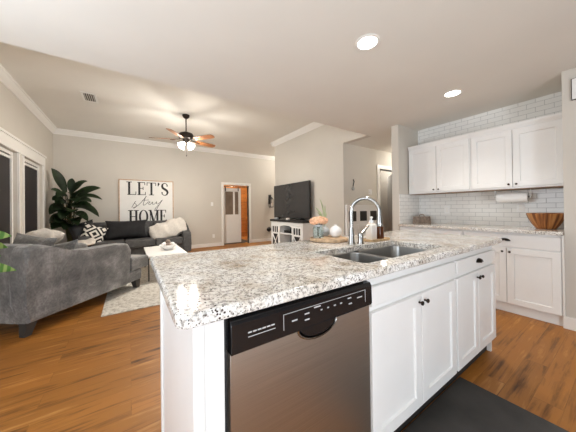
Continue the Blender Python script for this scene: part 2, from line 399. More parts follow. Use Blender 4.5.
# baseboards
def base(name, *b): struct(name, box(BM(), *b, .004), M['trim'])
base('baseboard_back', LX, BY-.016, 0, D1[0]-.085, BY, .11)
base('baseboard_back_right', D1[1]+.085, BY-.016, 0, 6.2, BY, .11)
base('baseboard_left', LX, -2.6, 0, LX+.016, BY, .11)
base('baseboard_television', TX-.016, 3.22, 0, TX, 5.83, .11)
base('baseboard_right', 3.412, -2.6, 0, 3.43, .415, .115)
base('baseboard_hall', TX, 3.204, 0, D2[0]-.09, 3.22, .11)
sbox('trim_corner', M['trim'], 3.40, .40, .115, 3.43, .411, .88)

# windows in the left wall
for i, (y0, y1) in enumerate((W1, W2)):
    bm = BM(); fx0, fx1 = -1.56, -1.505; t = .05
    box(bm, fx0, y0, ZS, fx1, y0+t, ZT); box(bm, fx0, y1-t, ZS, fx1, y1, ZT); box(bm, fx0, y0+t, ZS, fx1, y1-t, ZS+t); box(bm, fx0, y0+t, ZT-t, fx1, y1-t, ZT)
    f = struct('window_%d' % (i+1), bm, M['trim'])
    obj('shade', box(BM(), -1.54, y0+t, ZS+t, -1.525, y1-t, ZT-t), M['shade'], f, False)
    obj('shade_rail', box(BM(), -1.53, y0+t, ZT-t-.06, -1.512, y1-t, ZT-t-.02, .005), M['trim'], f)
bm = BM()
for y0, y1 in ((W1[0]-.10, W1[0]), (W2[1], W2[1]+.10), (W1[1], W1[1]+.035), (W2[0]-.035, W2[0])): box(bm, LX, y0, ZS-.02, LX+.022, y1, ZT)
box(bm, LX, W1[0]-.10, ZT, LX+.022, W2[1]+.10, ZT+.17); box(bm, LX, W1[0]-.12, ZT+.17, LX+.04, W2[1]+.12, ZT+.205); box(bm, LX, W1[0]-.12, ZS-.05, LX+.05, W2[1]+.12, ZS-.02)
struct('trim_window', bm, M['trim'])
# frames of the added, unseen openings for the fill lights
def ring_frame(bm, a0, a1, z0, z1, p0, p1, t, axis):
    for q in ((a0, z0, a0+t, z1), (a1-t, z0, a1, z1), (a0+t, z0, a1-t, z0+t), (a0+t, z1-t, a1-t, z1)):
        if axis == 'x': box(bm, q[0], p0, q[1], q[2], p1, q[3])
        else: box(bm, p0, q[0], q[1], p1, q[2], q[3])
bm = BM(); ring_frame(bm, PD[0], PD[1], 0, PD[2], -2.72, -2.66, .06, 'x'); box(bm, -.38, -2.72, .06, -.32, -2.66, PD[2]-.06); struct('added_opening_front', bm, M['trim'])
bm = BM(); ring_frame(bm, K0[0], K0[1], .8, 2.05, -1.58, -1.54, .05, 'y'); struct('window_3', bm, M['trim'])

# doorway casing in the back wall, room beyond
def casing(name, a0, a1, zt, y, wdt=.082, th=.02):
    bm = BM(); box(bm, a0-wdt, y-th, 0, a0, y, zt+wdt); box(bm, a1, y-th, 0, a1+wdt, y, zt+wdt); box(bm, a0, y-th, zt, a1, y, zt+wdt)
    box(bm, a0-.012, y, 0, a0, y+.125, zt); box(bm, a1, y, 0, a1+.012, y+.125, zt); box(bm, a0, y, zt, a1, y+.125, zt+.012)
    return struct(name, bm, M['trim'])
casing('door_1', *D1, BY); casing('door_2', *D2, 3.22)
bm = BM(); box(bm, 2.0, 9.6, 0, 5.2, 9.7, 2.5); box(bm, 4.3, 7.64, 0, 4.4, 9.6, 2.5)
struct('wall_plank_room', bm, M['plank'])
sbox('wall_plank_room_left', M['wall'], 1.9, 7.64, 0, 2.0, 9.7, 2.5)
sbox('ceiling_plank_room', M['ceil'], 1.9, 7.64, 2.5, 5.2, 9.7, 2.6)
bm = BM(); box(bm, 3.62, 5.6, 0, 6.2, 5.71, 2.6); box(bm, 3.60, 3.34, 0, 3.62, 5.6, 2.6); struct('wall_bedroom', bm, M['brownwall'])
sbox('ceiling_bedroom', M['ceil'], 3.6, 3.34, 2.44, 6.2, 5.71, 2.56)

# ================================================================== ISLAND
def knob(parent, x, z, y=0):
    bm = BM(); R = Matrix.Rotation(math.radians(90), 3, 'X')
    lathe(bm, [(0, 0), (.0055, 0), (.0045, .010), (.009, .013), (.0115, .017), (.011, .022), (.006, .025), (0, .026)], 16, (x, y, z), R)
    return obj('knob', bm, M['bronze'], parent)
def shaker_bm(w_, h_, rail=.058, th=.02, rec=.009):
    bm = BM(); e = .0022
    def rect(i, y): return [Vector((i, y, i)), Vector((w_-i, y, i)), Vector((w_-i, y, h_-i)), Vector((i, y, h_-i))]
    loft(bm, [rect(0, th), rect(0, e), rect(e, 0), rect(rail, 0), rect(rail+.004, rec), rect(rail+.006, rec)], True, True)
    return bm
def slab_bm(w_, h_, th=.02):
    bm = BM(); e = .003
    def rect(i, y): return [Vector((i, y, i)), Vector((w_-i, y, i)), Vector((w_-i, y, h_-i)), Vector((i, y, h_-i))]
    loft(bm, [rect(0, th), rect(0, e), rect(e, 0)], True, True); return bm
def cup_pull(parent, x, z, y=0, w_=.078):
    bm = BM(); n = 14
    # a half-round hood: arcs swept from the plate outwards
    rows = []
    for k in range(n+1):
        a = PI*k/n; row = []
        for d, s in ((0, 1.0), (.010, .97), (.019, .82), (.024, .55), (.0255, .2)):
            row.append(bm.verts.new((x + math.cos(a)*w_/2*s, y-d, z + math.sin(a)*.027*s)))
        rows.append(row)
    for a, b_ in zip(rows, rows[1:]):
        for i in range(4): bm.faces.new((a[i], a[i+1], b_[i+1], b_[i]))
    bmesh.ops.solidify(bm, geom=bm.faces[:], thickness=.003)
    return obj('cup_pull', bm, M['bronze'], parent)
def door_part(parent, x, z, w_, h_, kx=None, kz=None):
    d = obj('door', shaker_bm(w_, h_), M['cab'], parent, False); d.location = (x, 0, z)
    if kx is not None: knob(d, kx, kz)
    return d

IF = .645     # plane of the island's door faces
def cabinet_body(parent, w_, depth, zb=.115, zt=.879, toe=.058):
    bm = BM(); t = .018; y0 = .0205
    box(bm, 0, y0, zb, t, depth, zt); box(bm, w_-t, y0, zb, w_, depth, zt); box(bm, t, y0, zb, w_-t, depth, zb+t); box(bm, t, depth-t, zb+t, w_-t, depth, zt)
    box(bm, t, y0, .70, w_-t, y0+t, zt); box(bm, w_/2-.025, y0, zb+t, w_/2+.025, y0+t, .70); obj('body', bm, M['cab'], parent, False)
    obj('toe_kick', box(BM(), 0, toe, 0, w_, depth-.01, zb), M['toe'], parent, False)
# sink cabinet
c = thing('base_cabinet', 'white island cabinet below the sink with blank front panel', 'cabinet', (.855, IF, 0), 0, 'island base cabinets')
cabinet_body(c, .845, .62)
d = obj('drawer_front', slab_bm(.826, .084), M['cab'], c, False); d.location = (.008, 0, .736)
door_part(c, .008, .125, .410, .583, .385, .545); door_part(c, .424, .125, .410, .583, .025, .545)
# end cabinet
c = thing('base_cabinet', 'white island cabinet with one drawer at the far end', 'cabinet', (1.702, IF, 0), 0, 'island base cabinets')
cabinet_body(c, .718, .62)
d = obj('drawer', slab_bm(.70, .084), M['cab'], c, False); d.location = (.012, 0, .736); cup_pull(d, .35, .034)
door_part(c, .012, .125, .347, .583, .322, .540); door_part(c, .365, .125, .347, .583, .025, .540)
obj('end_leg', box(BM(), .695, .030, 0, .718, .057, .115), M['cab'], c, False)
# end panel with corner post
c = thing('island_end_panel', 'white painted panel closing the near end of the island', 'panel', (.14, IF, 0))
obj('panel', box(BM(), 0, .02, 0, .018, .775, .879), M['cab'], c, False)
obj('corner_post', box(BM(), -.008, -.005, 0, .022, .03, .879, .004), M['cab'], c)
obj('filler_strip', box(BM(), .022, .004, 0, .076, .03, .879), M['cab'], c, False)
obj('back_panel', box(BM(), .018, .755, 0, 2.27, .775, .879), M['cab'], c, False)
# corbel-like back edge board
obj('edge_board', box(BM(), -.010, .735, 0, .0, .778, .879, .003), M['cab'], c)

# countertop with sink cut-out
def slab_with_hole(name, outer, hole, z1, z0, label):
    bm = BM()
    def ins(loop, d, cx, cy):
        out = []; n = len(loop)
        for i in range(n):
            a = Vector(loop[i-1]); b_ = Vector(loop[i]); c_ = Vector(loop[(i+1) % n])
            t = (c_-a).normalized(); nrm = Vector((-t.y, t.x)); out.append(tuple(b_ + nrm*d))
        return out
    prof = ((.010, z1), (.004, z1-.002), (.0, z1-.008), (0, z0+.006), (.005, z0))
    loops = [[Vector((x, y, z)) for x, y in (ins(outer, d, 0, 0) if d else outer)] for d, z in prof]
    R = loft(bm, loops)
    tops = [R[0]]; bots = [R[-1]]
    if hole:
        h2 = [[Vector((x, y, z)) for x, y in (ins(hole, -d, 0, 0) if d else hole)] for d, z in ((.003, z1), (0, z1-.003), (0, z0))]
        H = loft(bm, h2); tops.append(H[0]); bots.append(H[-1])
    for grp in (tops, bots):
        es = []
        for ring in grp:
            for k in range(len(ring)):
                e = bm.edges.get((ring[k], ring[(k+1) % len(ring)]));
                if e: es.append(e)
        bmesh.ops.triangle_fill(bm, edges=es, use_beauty=True, use_dissolve=False)
    o = obj(name, bm, M['granite'], None, True)
    for p in o.data.polygons:
        if abs(p.normal.z) > .999: p.use_smooth = False
    return tag(o, label, 'countertop')
CX0, CX1, CY0, CY1 = .088, 2.432, .598, 1.478
slab_with_hole('countertop', rrect((CX0+CX1)/2, (CY0+CY1)/2, (CX1-CX0)/2, (CY1-CY0)/2, .03),
               rrect(1.268, .868, .392, .180, .035), .915, .880, 'long speckled granite worktop with sink on the island')

# sink
s = thing('kitchen_sink', 'double stainless steel sink set under the island granite', 'sink', (0, 0, 0))
def basin(x0, x1, y0, y1, zt=.8795, depth=.19):
    cx, cy, hx, hy = (x0+x1)/2, (y0+y1)/2, (x1-x0)/2, (y1-y0)/2
    bm = BM(); L3 = lambda dx, r, z: [Vector((x, y, z)) for x, y in rrect(cx, cy, hx-dx, hy-dx, r)]
    zb = zt-depth
    loft(bm, [L3(-.012, .06, zt), L3(0, .05, zt), L3(.003, .05, zt-.006), L3(.012, .05, zb+.03), L3(.02, .05, zb+.01), L3(.04, .04, zb), L3(.10, .02, zb-.003)], False, True)
    o = obj('basin', bm, M['basin'], s)
    dr = BM(); lathe(dr, [(0, zb+.004), (.035, zb+.004), (.042, zb+.001), (.042, zb-.003)], 20, (cx, cy, 0)); obj('drain', dr, M['chrome'], o)
basin(.888, 1.205, .700, 1.036); basin(1.232, 1.648, .700, 1.036, depth=.16)

# faucet
FZ = .915
f = thing('faucet', 'tall polished gooseneck faucet behind the sink', 'faucet', (1.277, 1.115, FZ))
obj('base', lathe(BM(), [(0, 0), (.026, 0), (.026, .006), (.021, .012), (.019, .06), (.016, .10), (.0135, .115), (0, .115)], 24), M['chrome'], f)
dirv = Vector((.085, -.165, 0)).normalized(); pts = [Vector((0, 0, .11)), Vector((0, 0, .17))]; rad = .092
for k in range(0, 15):
    a = PI - (PI*1.02)*k/14
    pts.append(Vector((0, 0, .222)) + dirv*(rad + rad*math.cos(a)) + Vector((0, 0, rad*math.sin(a))))
obj('spout', tube(BM(), pts, .0125, 16), M['chrome'], f)
e = pts[-1]; obj('spray_head', lathe(BM(), [(0, .012), (.0135, .012), (.0145, .0), (.016, -.02), (.0195, -.06), (.020, -.085), (.016, -.09), (0, -.09)], 20, e), M['chrome'], f)
f = thing('side_lever', 'short chrome lever beside the gooseneck faucet', 'faucet handle', (1.335, 1.085, FZ))
obj('base', lathe(BM(), [(0, 0), (.024, 0), (.024, .006), (.019, .012), (.018, .05), (.020, .062), (.016, .075), (0, .078)], 22), M['chrome'], f)
obj('lever', tube(BM(), [(.0, 0, .06), (.03, .0, .083), (.065, .0, .105), (.088, 0, .122)], [.011, .010, .008, .006], 12), M['chrome'], f)

# dishwasher
DWX = .233; DWW = .618; DY = .650
d = thing('dishwasher', 'stainless steel dishwasher with black control strip in the island', 'dishwasher', (DWX, DY, 0))
obj('tub', box(BM(), -.006, .03, .11, DWW+.002, .60, .872), M['dark'], d, False)
obj('toe_kick', box(BM(), 0, .10, 0, DWW, .16, .11), M['toe'], d, False)
# steel door with pocket cut at top centre
bm = BM(); n = 16; pw, ph = .088, .046; cxp = .327; z0, z1 = .118, .752
outline = [(0.0, z0), (DWW, z0), (DWW, z1), (cxp+pw, z1)] + [(cxp + pw*math.cos(PI*k/n), z1 - ph*math.sin(PI*k/n)) for k in range(1, n)] + [(cxp-pw, z1), (0.0, z1)]
prism(bm, outline, .0, .045, lambda a, z, q: Vector((a, q, z)), .002, 2); door = obj('door', bm, M['steel'], d)
lip = [(cxp + (pw+.002)*math.cos(PI*k/20), -.001, z1 - (ph+.001)*math.sin(PI*k/20)) for k in range(21)]
obj('handle_lip', tube(BM(), lip, .0042, 8), M['chrome'], door)
# control strip: a bevelled black bar, with a scoop dropping into the pocket
bm = BM(); prof = [(-.010, .754), (-.014, .762), (-.012, .835), (-.004, .848), (.045, .850), (.045, .754)]
prism(bm, prof, -.001, DWW+.001, lambda y, z, q: Vector((q, y, z)), .002, 2); cp = obj('control_panel', bm, M['black'], d)
bm = BM(); sc_ = [(cxp + (pw-.006)*math.cos(PI*k/n), z1 + .004 - (ph-.006)*math.sin(PI*k/n)) for k in range(n+1)]
prism(bm, sc_, -.006, .03, lambda a, z, q: Vector((a, q, z)), .004, 2); obj('handle_scoop', bm, M['black'], d)
def panel_y(z): return -.014 + (z-.762)/(.835-.762)*.002
for k in range(6):
    z = .806; obj('vent_slot', box(BM(), .050+k*.0155, panel_y(z)-.0008, z-.002, .062+k*.0155, panel_y(z)+.002, z+.002), M['mark'], cp, False)
obj('vent_line', box(BM(), .050, panel_y(.794)-.0006, .7925, .142, panel_y(.794)+.001, .7945), M['mark'], cp, False)
bm = BM(); zA, zB = .776, .826; xa, xb = .172, .575
for q in ((xa, zA, xa+.0015, zB), (xb-.0015, zA, xb, zB), (xa, zB-.0015, xb, zB)):
    box(bm, q[0], panel_y(q[1])-.0008, q[1], q[2], panel_y(q[3])+.002, q[3])
obj('display_outline', bm, M['mark'], cp, False)
for xx, zz, ww in ((.205, .797, .022), (.258, .806, .020), (.258, .786, .020), (.300, .818, .030), (.33, .803, .008), (.362, .803, .008), (.395, .803, .010), (.428, .803, .010), (.47, .812, .020), (.475, .790, .018), (.525, .803, .030)):
    obj('button_mark', box(BM(), xx, panel_y(zz)-.0008, zz-.0022, xx+ww, panel_y(zz)+.001, zz+.0022), M['mark'], cp, False)

# floor mat
tag(obj('floor_mat', box(BM(), .98, -.25, .001, 1.855, .694, .012, .004), M['mat']), 'dark grey kitchen mat lying on the floor before the island', 'mat')

# ================================================================== RIGHT-HAND CABINET RUN
RB = math.radians(-90)
def right_cab(y_hi, w_, label):
    c = thing('base_cabinet', label, 'cabinet', (3.405, y_hi, 0), RB, 'wall base cabinets')
    cabinet_body(c, w_, .60, toe=.07)
    obj('toe_board', box(BM(), 0, .055, 0, w_, .068, .100), M['cab'], c, False)
    dr = obj('drawer', slab_bm(w_-.016, .130), M['cab'], c, False); dr.location = (.008, 0, .725)
    cup_pull(dr, (w_-.016)/2 - .01, .065, w_=.092)
    hw = (w_-.020)/2
    door_part(c, .008, .112, hw, .598, hw-.028, .560); door_part(c, .012+hw, .112, hw, .598, .028, .560)
right_cab(1.215, .803, 'white wall cabinet below the wooden bowl with drawer and two doors')
right_cab(2.035, .815, 'white wall cabinet below the small wooden box, mostly behind the island')
bm = BM()
tag(obj('countertop', box(BM(), 3.372, .402, .880, 4.009, 2.039, .915, .006), M['granite']), 'granite worktop along the tiled wall under the wooden bowl', 'countertop')
# upper cabinets
def upper(y_hi, w_, label):
    c = thing('wall_cabinet', label, 'cabinet', (3.67, y_hi, 1.368), RB, 'upper wall cabinets')
    H_ = .70
    obj('body', box(BM(), 0, .0205, 0, w_, .335, H_), M['cab'], c, False)
    hw = (w_-.030)/2
    for x, kx in ((.012, hw-.030), (.018+hw, .030)):
        dd = obj('door', shaker_bm(hw, .655), M['cab'], c, False); dd.location = (x, 0, .020); knob(dd, kx, .030)
    prism_fn = lambda o, z, q: Vector((q, .02-o, H_-.01+z))
    obj('cornice', prism(BM(), [(-.02, 0), (.006, 0), (.010, .012), (.026, .040), (.030, .055), (-.02, .055)], 0, w_, prism_fn), M['cab'], c, False)
    obj('underside', box(BM(), .004, .024, -.006, w_-.004, .333, 0), M['undertan'], c, False, label='tan wood underside')
upper(2.036, .818, 'pair of white upper doors nearest the partition wall')
upper(1.216, .812, 'pair of white upper doors above the wooden bowl')

# wooden bowl
bm = BM(); lathe(bm, [(r*.93, z) for r, z in ((0, 0), (.078, 0), (.086, .006), (.118, .055), (.150, .115), (.166, .163), (.163, .168), (.157, .163), (.140, .115), (.108, .058), (.07, .014), (0, .010))], 44)
tag(place(obj('serving_bowl', bm, M['bowl']), (3.745, .566, .9155)), 'large wooden salad bowl with striped grain on granite worktop', 'bowl')
# small wooden box in the corner
b_ = thing('wooden_box', 'small weathered wooden box with handle in the tiled corner', 'box', (3.80, 1.90, .9155), math.radians(-12))
bm = BM(); prism(bm, [(-.135, 0), (.135, 0), (.118, .105), (-.118, .105)], -.055, .055, lambda a, z, q: Vector((a, q, z)), .004, 2); obj('body', bm, M['boxwood'], b_)
obj('handle', tube(BM(), [(-.05, 0, .10), (-.045, 0, .128), (0, 0, .135), (.045, 0, .128), (.05, 0, .10)], .007, 8), M['boxwood'], b_)
# paper towel under the upper cabinets
t_ = thing('paper_towel_holder', 'white paper towel roll mounted under the upper cabinet', 'paper towels', (3.84, .855, 1.272))
RX = Matrix.Rotation(math.radians(90), 3, 'X')
obj('roll', lathe(BM(), [(.018, -.14), (.056, -.14), (.058, -.137), (.058, .137), (.056, .14), (.018, .14)], 32, (0, 0, 0), RX), M['paper'], t_)
obj('rod', lathe(BM(), [(0, -.165), (.009, -.165), (.009, .165), (0, .165)], 14, (0, 0, 0), RX), M['chrome'], t_)
for sy in (-1, 1): obj('bracket', box(BM(), -.015, sy*.158-.003, -.012, .012, sy*.158+.003, .088), M['cab'], t_, False)
def wall_plate(label, loc, rz, kind='outlet', group=None):
    p = thing('wall_' + kind, label, kind, loc, rz, group)
    obj('plate', box(BM(), -.036, -.007, -.058, .036, 0, .058, .003), M['white'], p)
    if kind == 'outlet':
        for z in (-.021, .021): obj('socket', box(BM(), -.015, -.0085, z-.014, .015, -.006, z+.014, .003), M['trim'], p)
    else: obj('toggle', box(BM(), -.014, -.011, -.032, .014, -.006, .032, .003), M['trim'], p)
wall_plate('white outlet on the tiles below the paper towel roll', (4.0098, .815, 1.145), RB)
wall_plate('white outlet on the tiles left of the paper towel roll', (4.0098, 1.63, 1.12), RB)
# panel on the right-hand wall
p = thing('alarm_panel', 'white panel on the wall at the right edge of the picture', 'wall panel', (3.43, .342, 2.14), RB)
obj('frame', box(BM(), 0, -.018, 0, .28, -.001, .20, .004), M['bronze'], p); obj('face', box(BM(), .006, -.024, .006, .274, -.016, .194, .003), M['white'], p)

# ================================================================== THINGS ON THE ISLAND
CT = .9155
bd = thing('serving_board', 'round rustic wood slice holding the jar and vases', 'board', (1.275, 1.335, CT), .4)
bm = BM(); loops = []; n = 40
rr_ = [.142*(1 + .03*math.sin(3*a*2*PI/n+1) + .02*math.sin(7*a*2*PI/n)) for a in range(n)]
for s, z in ((.94, 0), (1, .004), (1, .020), (.975, .024)): loops.append([Vector((rr_[k]*s*math.cos(2*PI*k/n), rr_[k]*s*math.sin(2*PI*k/n), z)) for k in range(n)])
loft(bm, loops, True, True); obj('slice', bm, M['slice'], bd)
BT = CT+.0245
j = thing('mason_jar', 'clear glass jar holding peach flowers on the wood slice', 'jar', (1.20, 1.375, BT))
obj('glass', lathe(BM(), [(0, 0), (.036, 0), (.041, .006), (.042, .070), (.036, .083), (.032, .088), (.032, .102), (.029, .102), (.029, .088), (.038, .068), (.037, .010), (0, .006)], 28), M['glass'], j)
obj('band', lathe(BM(), [(.0325, .088), (.0345, .088), (.0345, .100), (.0325, .100)], 28), M['ceramic_grey'], j)
fl = thing('flower_bouquet', 'bunch of peach hydrangea blooms in the glass jar', 'flowers', (1.20, 1.375, BT+.01))
for k, (dx, dy, dz, r) in enumerate(((-.038, .0, .118, .036), (.036, -.016, .122, .037), (.0, -.028, .128, .036), (.004, .032, .124, .035), (.062, .012, .108, .028))):
    bm = BM(); bmesh.ops.create_icosphere(bm, subdivisions=4, radius=r)
    for v in bm.verts:
        q = v.co.normalized(); s = 1 + .22*math.sin(q.x*15+k)*math.sin(q.y*14+2*k)*math.sin(q.z*15+k) + .07*random.uniform(-1, 1); v.co = v.co*s; v.co.z *= .72
    bmesh.ops.translate(bm, verts=bm.verts, vec=(dx, dy, dz)); obj('bloom', bm, M['peach'], fl)
    obj('stalk', tube(BM(), [(dx*.1, dy*.1, .005), (dx*.25, dy*.25, .07), (dx*.8, dy*.8, dz-.02)], .0025, 6), M['stem'], fl)
def vase(label, loc, r, mat, hmul=1.0):
    prof = [(0, 0), (r*.5, 0)]
    for k in range(1, 12):
        a = -PI/2 + .5 + (PI-.5-.32)*k/11; prof.append((r*math.cos(a), (r*math.sin(a) + r*.88)*hmul))
    zt = prof[-1][1]; prof += [(r*.30, zt+.010), (r*.24, zt+.010), (r*.22, zt-.004), (0, zt-.006)]
    return tag(place(obj('vase', lathe(BM(), prof, 32), mat), loc), label, 'vase', 'round vases on the wood slice')
vase('white round bud vase on the wood slice', (1.335, 1.325, BT), .048, M['ceramic'])
vase('blue grey round vase behind the white bud vase', (1.315, 1.425, BT), .040, M['ceramic_grey'])
sp = thing('grass_sprig', 'pale green blades of grass rising from the grey vase', 'sprig', (1.315, 1.425, BT+.072))
def blade(bm, pts, w0, up=Vector((0, -1, .3)), fold=.25):
    pts = [Vector(p) for p in pts]; n = len(pts); rows = []
    for i, p in enumerate(pts):
        t = (pts[min(i+1, n-1)] - pts[max(i-1, 0)]).normalized(); side = t.cross(up)
        side = side.normalized() if side.length > 1e-4 else Vector((1, 0, 0)); nr = side.cross(t)
        s = i/(n-1); ww = w0*max(.04, math.sin(PI*min(1, .06+s*.94))**.75)
        rows.append([bm.verts.new(p - side*ww + nr*fold*ww), bm.verts.new(p - side*ww*.5 + nr*fold*.4*ww), bm.verts.new(p), bm.verts.new(p + side*ww*.5 + nr*fold*.4*ww), bm.verts.new(p + side*ww + nr*fold*ww)])
    for a, c_ in zip(rows, rows[1:]):
        for k in range(4): bm.faces.new((a[k], a[k+1], c_[k+1], c_[k]))
    bmesh.ops.solidify(bm, geom=bm.faces[:], thickness=max(.0008, w0*.03))
    return bm
def curve3(a, b_, c_, n=9):
    a, b_, c_ = Vector(a), Vector(b_), Vector(c_); return [a*(1-s)**2 + b_*2*s*(1-s) + c_*s*s for s in [i/(n-1) for i in range(n)]]
for tip, w_ in (((-.055, 0, .235), .008), ((-.105, 0, .165), .009), ((.005, 0, .185), .008), ((-.065, .02, .125), .008), ((.025, 0, .12), .006)):
    tx, ty, tz = tip; obj('blade', blade(BM(), curve3((0, 0, 0), (tx*.15, ty*.2, tz*.7), tip), w_), M['sprig'], sp)
# tray and soap bottles
tr = thing('soap_tray', 'narrow wooden tray under the two soap bottles', 'tray', (1.555, 1.118, CT))
bm = BM(); loft(bm, [[Vector((x, y, z)) for x, y in rrect(0, 0, .115*s, .050*s, .02)] for s, z in ((.97, 0), (1, .003), (1, .016), (.98, .018), (.93, .018), (.91, .012))], True, True)
obj('board', bm, M['traywood'], tr)
def bottle(label, loc, hw, h_, mat, pump_mat, lab, square):
    b0 = thing('soap_bottle', label, 'bottle', loc, 0, 'soap bottles on the tray')
    bm = BM()
    if square: loft(bm, [[Vector((x, y, z)) for x, y in rrect(0, 0, hw*s, hw*.8*s, hw*.3*s)] for s, z in ((.94, 0), (1, .004), (1, h_*.80), (.9, h_*.88), (.45, h_*.95), (.42, h_))], True, True)
    else: lathe(bm, [(0, 0), (hw*.95, 0), (hw, .005), (hw, h_*.72), (hw*.85, h_*.84), (hw*.42, h_*.93), (hw*.42, h_), (0, h_)], 28)
    obj('body', bm, mat, b0)
    obj('pump_collar', lathe(BM(), [(0, h_-.002), (hw*.5, h_-.002), (hw*.5, h_+.014), (.005, h_+.016), (.005, h_+.034), (0, h_+.034)], 18), pump_mat, b0)
    obj('pump_spout', tube(BM(), [(.006, 0, h_+.036), (-.012, -.006, h_+.037), (-.038, -.018, h_+.034)], [.0085, .007, .0045], 10), pump_mat, b0)
    if lab:
        obj('bottle_label', box(BM(), -hw*.72, -hw*.8-.0012, h_*.14, hw*.72, -hw*.8+.001, h_*.70) if square else lathe(BM(), [(hw+.0006, h_*.14), (hw+.0006, h_*.55)], 28), lab, b0, label='pale printed label')
bottle('clear soap bottle with white pump on the tray', (1.500, 1.118, CT+.0125), .034, .128, M['glassy'], M['white'], M['label'], True)
bottle('amber brown soap bottle with black pump on the tray', (1.592, 1.118, CT+.0125), .036, .120, M['amber'], M['dark'], None, False)

# ================================================================== LIGHTS
def downlight(x, y, label):
    t0 = thing('recessed_light', label, 'ceiling light', (x, y, KC), 0, 'recessed kitchen ceiling lights')
    obj('trim_ring', lathe(BM(), [(.070, -.001), (.092, -.001), (.093, -.005), (.085, -.009), (.072, -.006), (.070, -.001)], 40), M['trim'], t0)
    obj('lens', lathe(BM(), [(0, -.004), (.071, -.004), (.071, -.0015), (0, -.0015)], 40), M['can'], t0)
    l = bpy.data.lights.new('downlight_lamp', 'SPOT'); l.energy = CAN_POWER*4; l.color = WARM; l.spot_size = math.radians(104); l.spot_blend = 1.0; l.shadow_soft_size = .07
    o = bpy.data.objects.new('downlight_lamp', l); COL.objects.link(o); o.location = (x, y, KC-.03)
downlight(1.53, 1.155, 'lit recessed ceiling light above the sink')
downlight(3.02, 1.155, 'lit recessed ceiling light before the upper cabinets')
# ceiling fan
FX, FY = .955, 5.07
fan = thing('ceiling_fan', 'dark bronze ceiling fan with wood blades and lit glass shades', 'ceiling fan', (FX, FY, LC))
obj('canopy', lathe(BM(), [(0, 0), (.068, 0), (.070, -.015), (.060, -.045), (.035, -.068), (.016, -.072), (0, -.072)], 28), M['bronze'], fan)
obj('downrod', lathe(BM(), [(0, -.06), (.012, -.06), (.012, -.345), (0, -.345)], 14), M['bronze'], fan)
obj('motor_housing', lathe(BM(), [(0, -.33), (.03, -.335), (.06, -.35), (.125, -.375), (.142, -.41), (.142, -.45), (.125, -.475), (.07, -.49), (.062, -.53), (.055, -.55), (0, -.555)], 36), M['bronze'], fan)
for k in range(5):
    a = math.radians(18 + 72*k); ca, sa = math.cos(a), math.sin(a)
    def T(r, t, z): return Vector((r*ca - t*sa, r*sa + t*ca, z))
    tilt = math.radians(-13); zc = -.505
    bm = BM(); out = [(.20, -.045), (.30, -.058), (.56, -.068), (.64, -.060), (.665, -.03), (.668, 0), (.665, .03), (.64, .060), (.56, .068), (.30, .058), (.20, .045)]
    lo = [bm.verts.new(T(r, t*math.cos(tilt), zc + t*math.sin(tilt))) for r, t in out]; hi = [bm.verts.new(T(r, t*math.cos(tilt), zc + .008 + t*math.sin(tilt))) for r, t in out]
    bm.faces.new(lo[::-1]); bm.faces.new(hi)
    for q in range(len(out)): bm.faces.new((lo[q], lo[(q+1) % len(out)], hi[(q+1) % len(out)], hi[q]))
    bl = obj('blade', bm, M['bladewood'], fan)
    bm = BM(); tube(bm, [T(.11, 0, -.485), T(.16, 0, -.50), T(.24, 0, zc-.004), T(.30, 0, zc-.004)], [.012, .012, .014, .008], 8); obj('blade_arm', bm, M['bronze'], bl)
for k in range(4):
    a = math.radians(35 + 90*k); ax = Vector((math.cos(a)*.72, math.sin(a)*.72, -.69)).normalized()
    q = Vector((0, 0, -1)).rotation_difference(ax).to_matrix()
    st = Vector((math.cos(a)*.045, math.sin(a)*.045, -.555))
    obj('lamp_arm', tube(BM(), [Vector((math.cos(a)*.02, math.sin(a)*.02, -.545)), st, st+ax*.03], .010, 10), M['bronze'], fan)
    obj('lamp_shade', lathe(BM(), [(0, -.022), (.024, -.024), (.030, -.05), (.046, -.085), (.062, -.125), (.058, -.125), (.040, -.085), (.02, -.045), (0, -.04)], 24, st, q), M['bulbshade'], fan)
    l = bpy.data.lights.new('fan_bulb_down', 'SPOT'); l.energy = FAN_POWER*2.2; l.color = WARM; l.shadow_soft_size = .05; l.spot_size = math.radians(150); l.spot_blend = .7
    o = bpy.data.objects.new('fan_bulb_down', l); COL.objects.link(o); o.location = Vector((FX, FY, LC)) + st + ax*.15; o.rotation_euler = ax.to_track_quat('-Z', 'Y').to_euler()
    l = bpy.data.lights.new('fan_bulb', 'POINT'); l.energy = FAN_POWER; l.color = WARM; l.shadow_soft_size = .05
    o = bpy.data.objects.new('fan_bulb', l); COL.objects.link(o); o.location = Vector((FX, FY, LC)) + st + ax*.16
obj('pull_chain', tube(BM(), [(.0, -.02, -.55), (.0, -.02, -.80)], .0025, 6), M['bronze'], fan)
obj('pull_knob', lathe(BM(), [(0, -.84), (.008, -.83), (.009, -.81), (0, -.80)], 10, (0, -.02, 0)), M['bronze'], fan)
# ceiling vent
v_ = thing('ceiling_vent', 'small louvred vent on the living room ceiling', 'vent', (-.545, 5.12, LC))
bm = BM(); ring_pts = ((-.10, -.19, .10, -.16), (-.10, .16, .10, .19), (-.10, -.16, -.07, .16), (.07, -.16, .10, .16))
for q in ring_pts: box(bm, q[0], q[1], -.010, q[2], q[3], 0)
obj('frame', bm, M['trim'], v_, False)
obj('backing', box(BM(), -.07, -.16, -.002, .07, .16, -.0005), M['dark'], v_, False)
for k in range(5): obj('louvre', box(BM(), -.062+k*.028, -.16, -.009, -.050+k*.028, .16, -.003), M['vent'], v_, False)

# ================================================================== LIVING ROOM
tag(obj('rug', box(BM(), -.27, 3.30, .001, 2.6, 6.35, .012, .004), M['rug']), 'cream woven rug under the coffee table', 'rug')

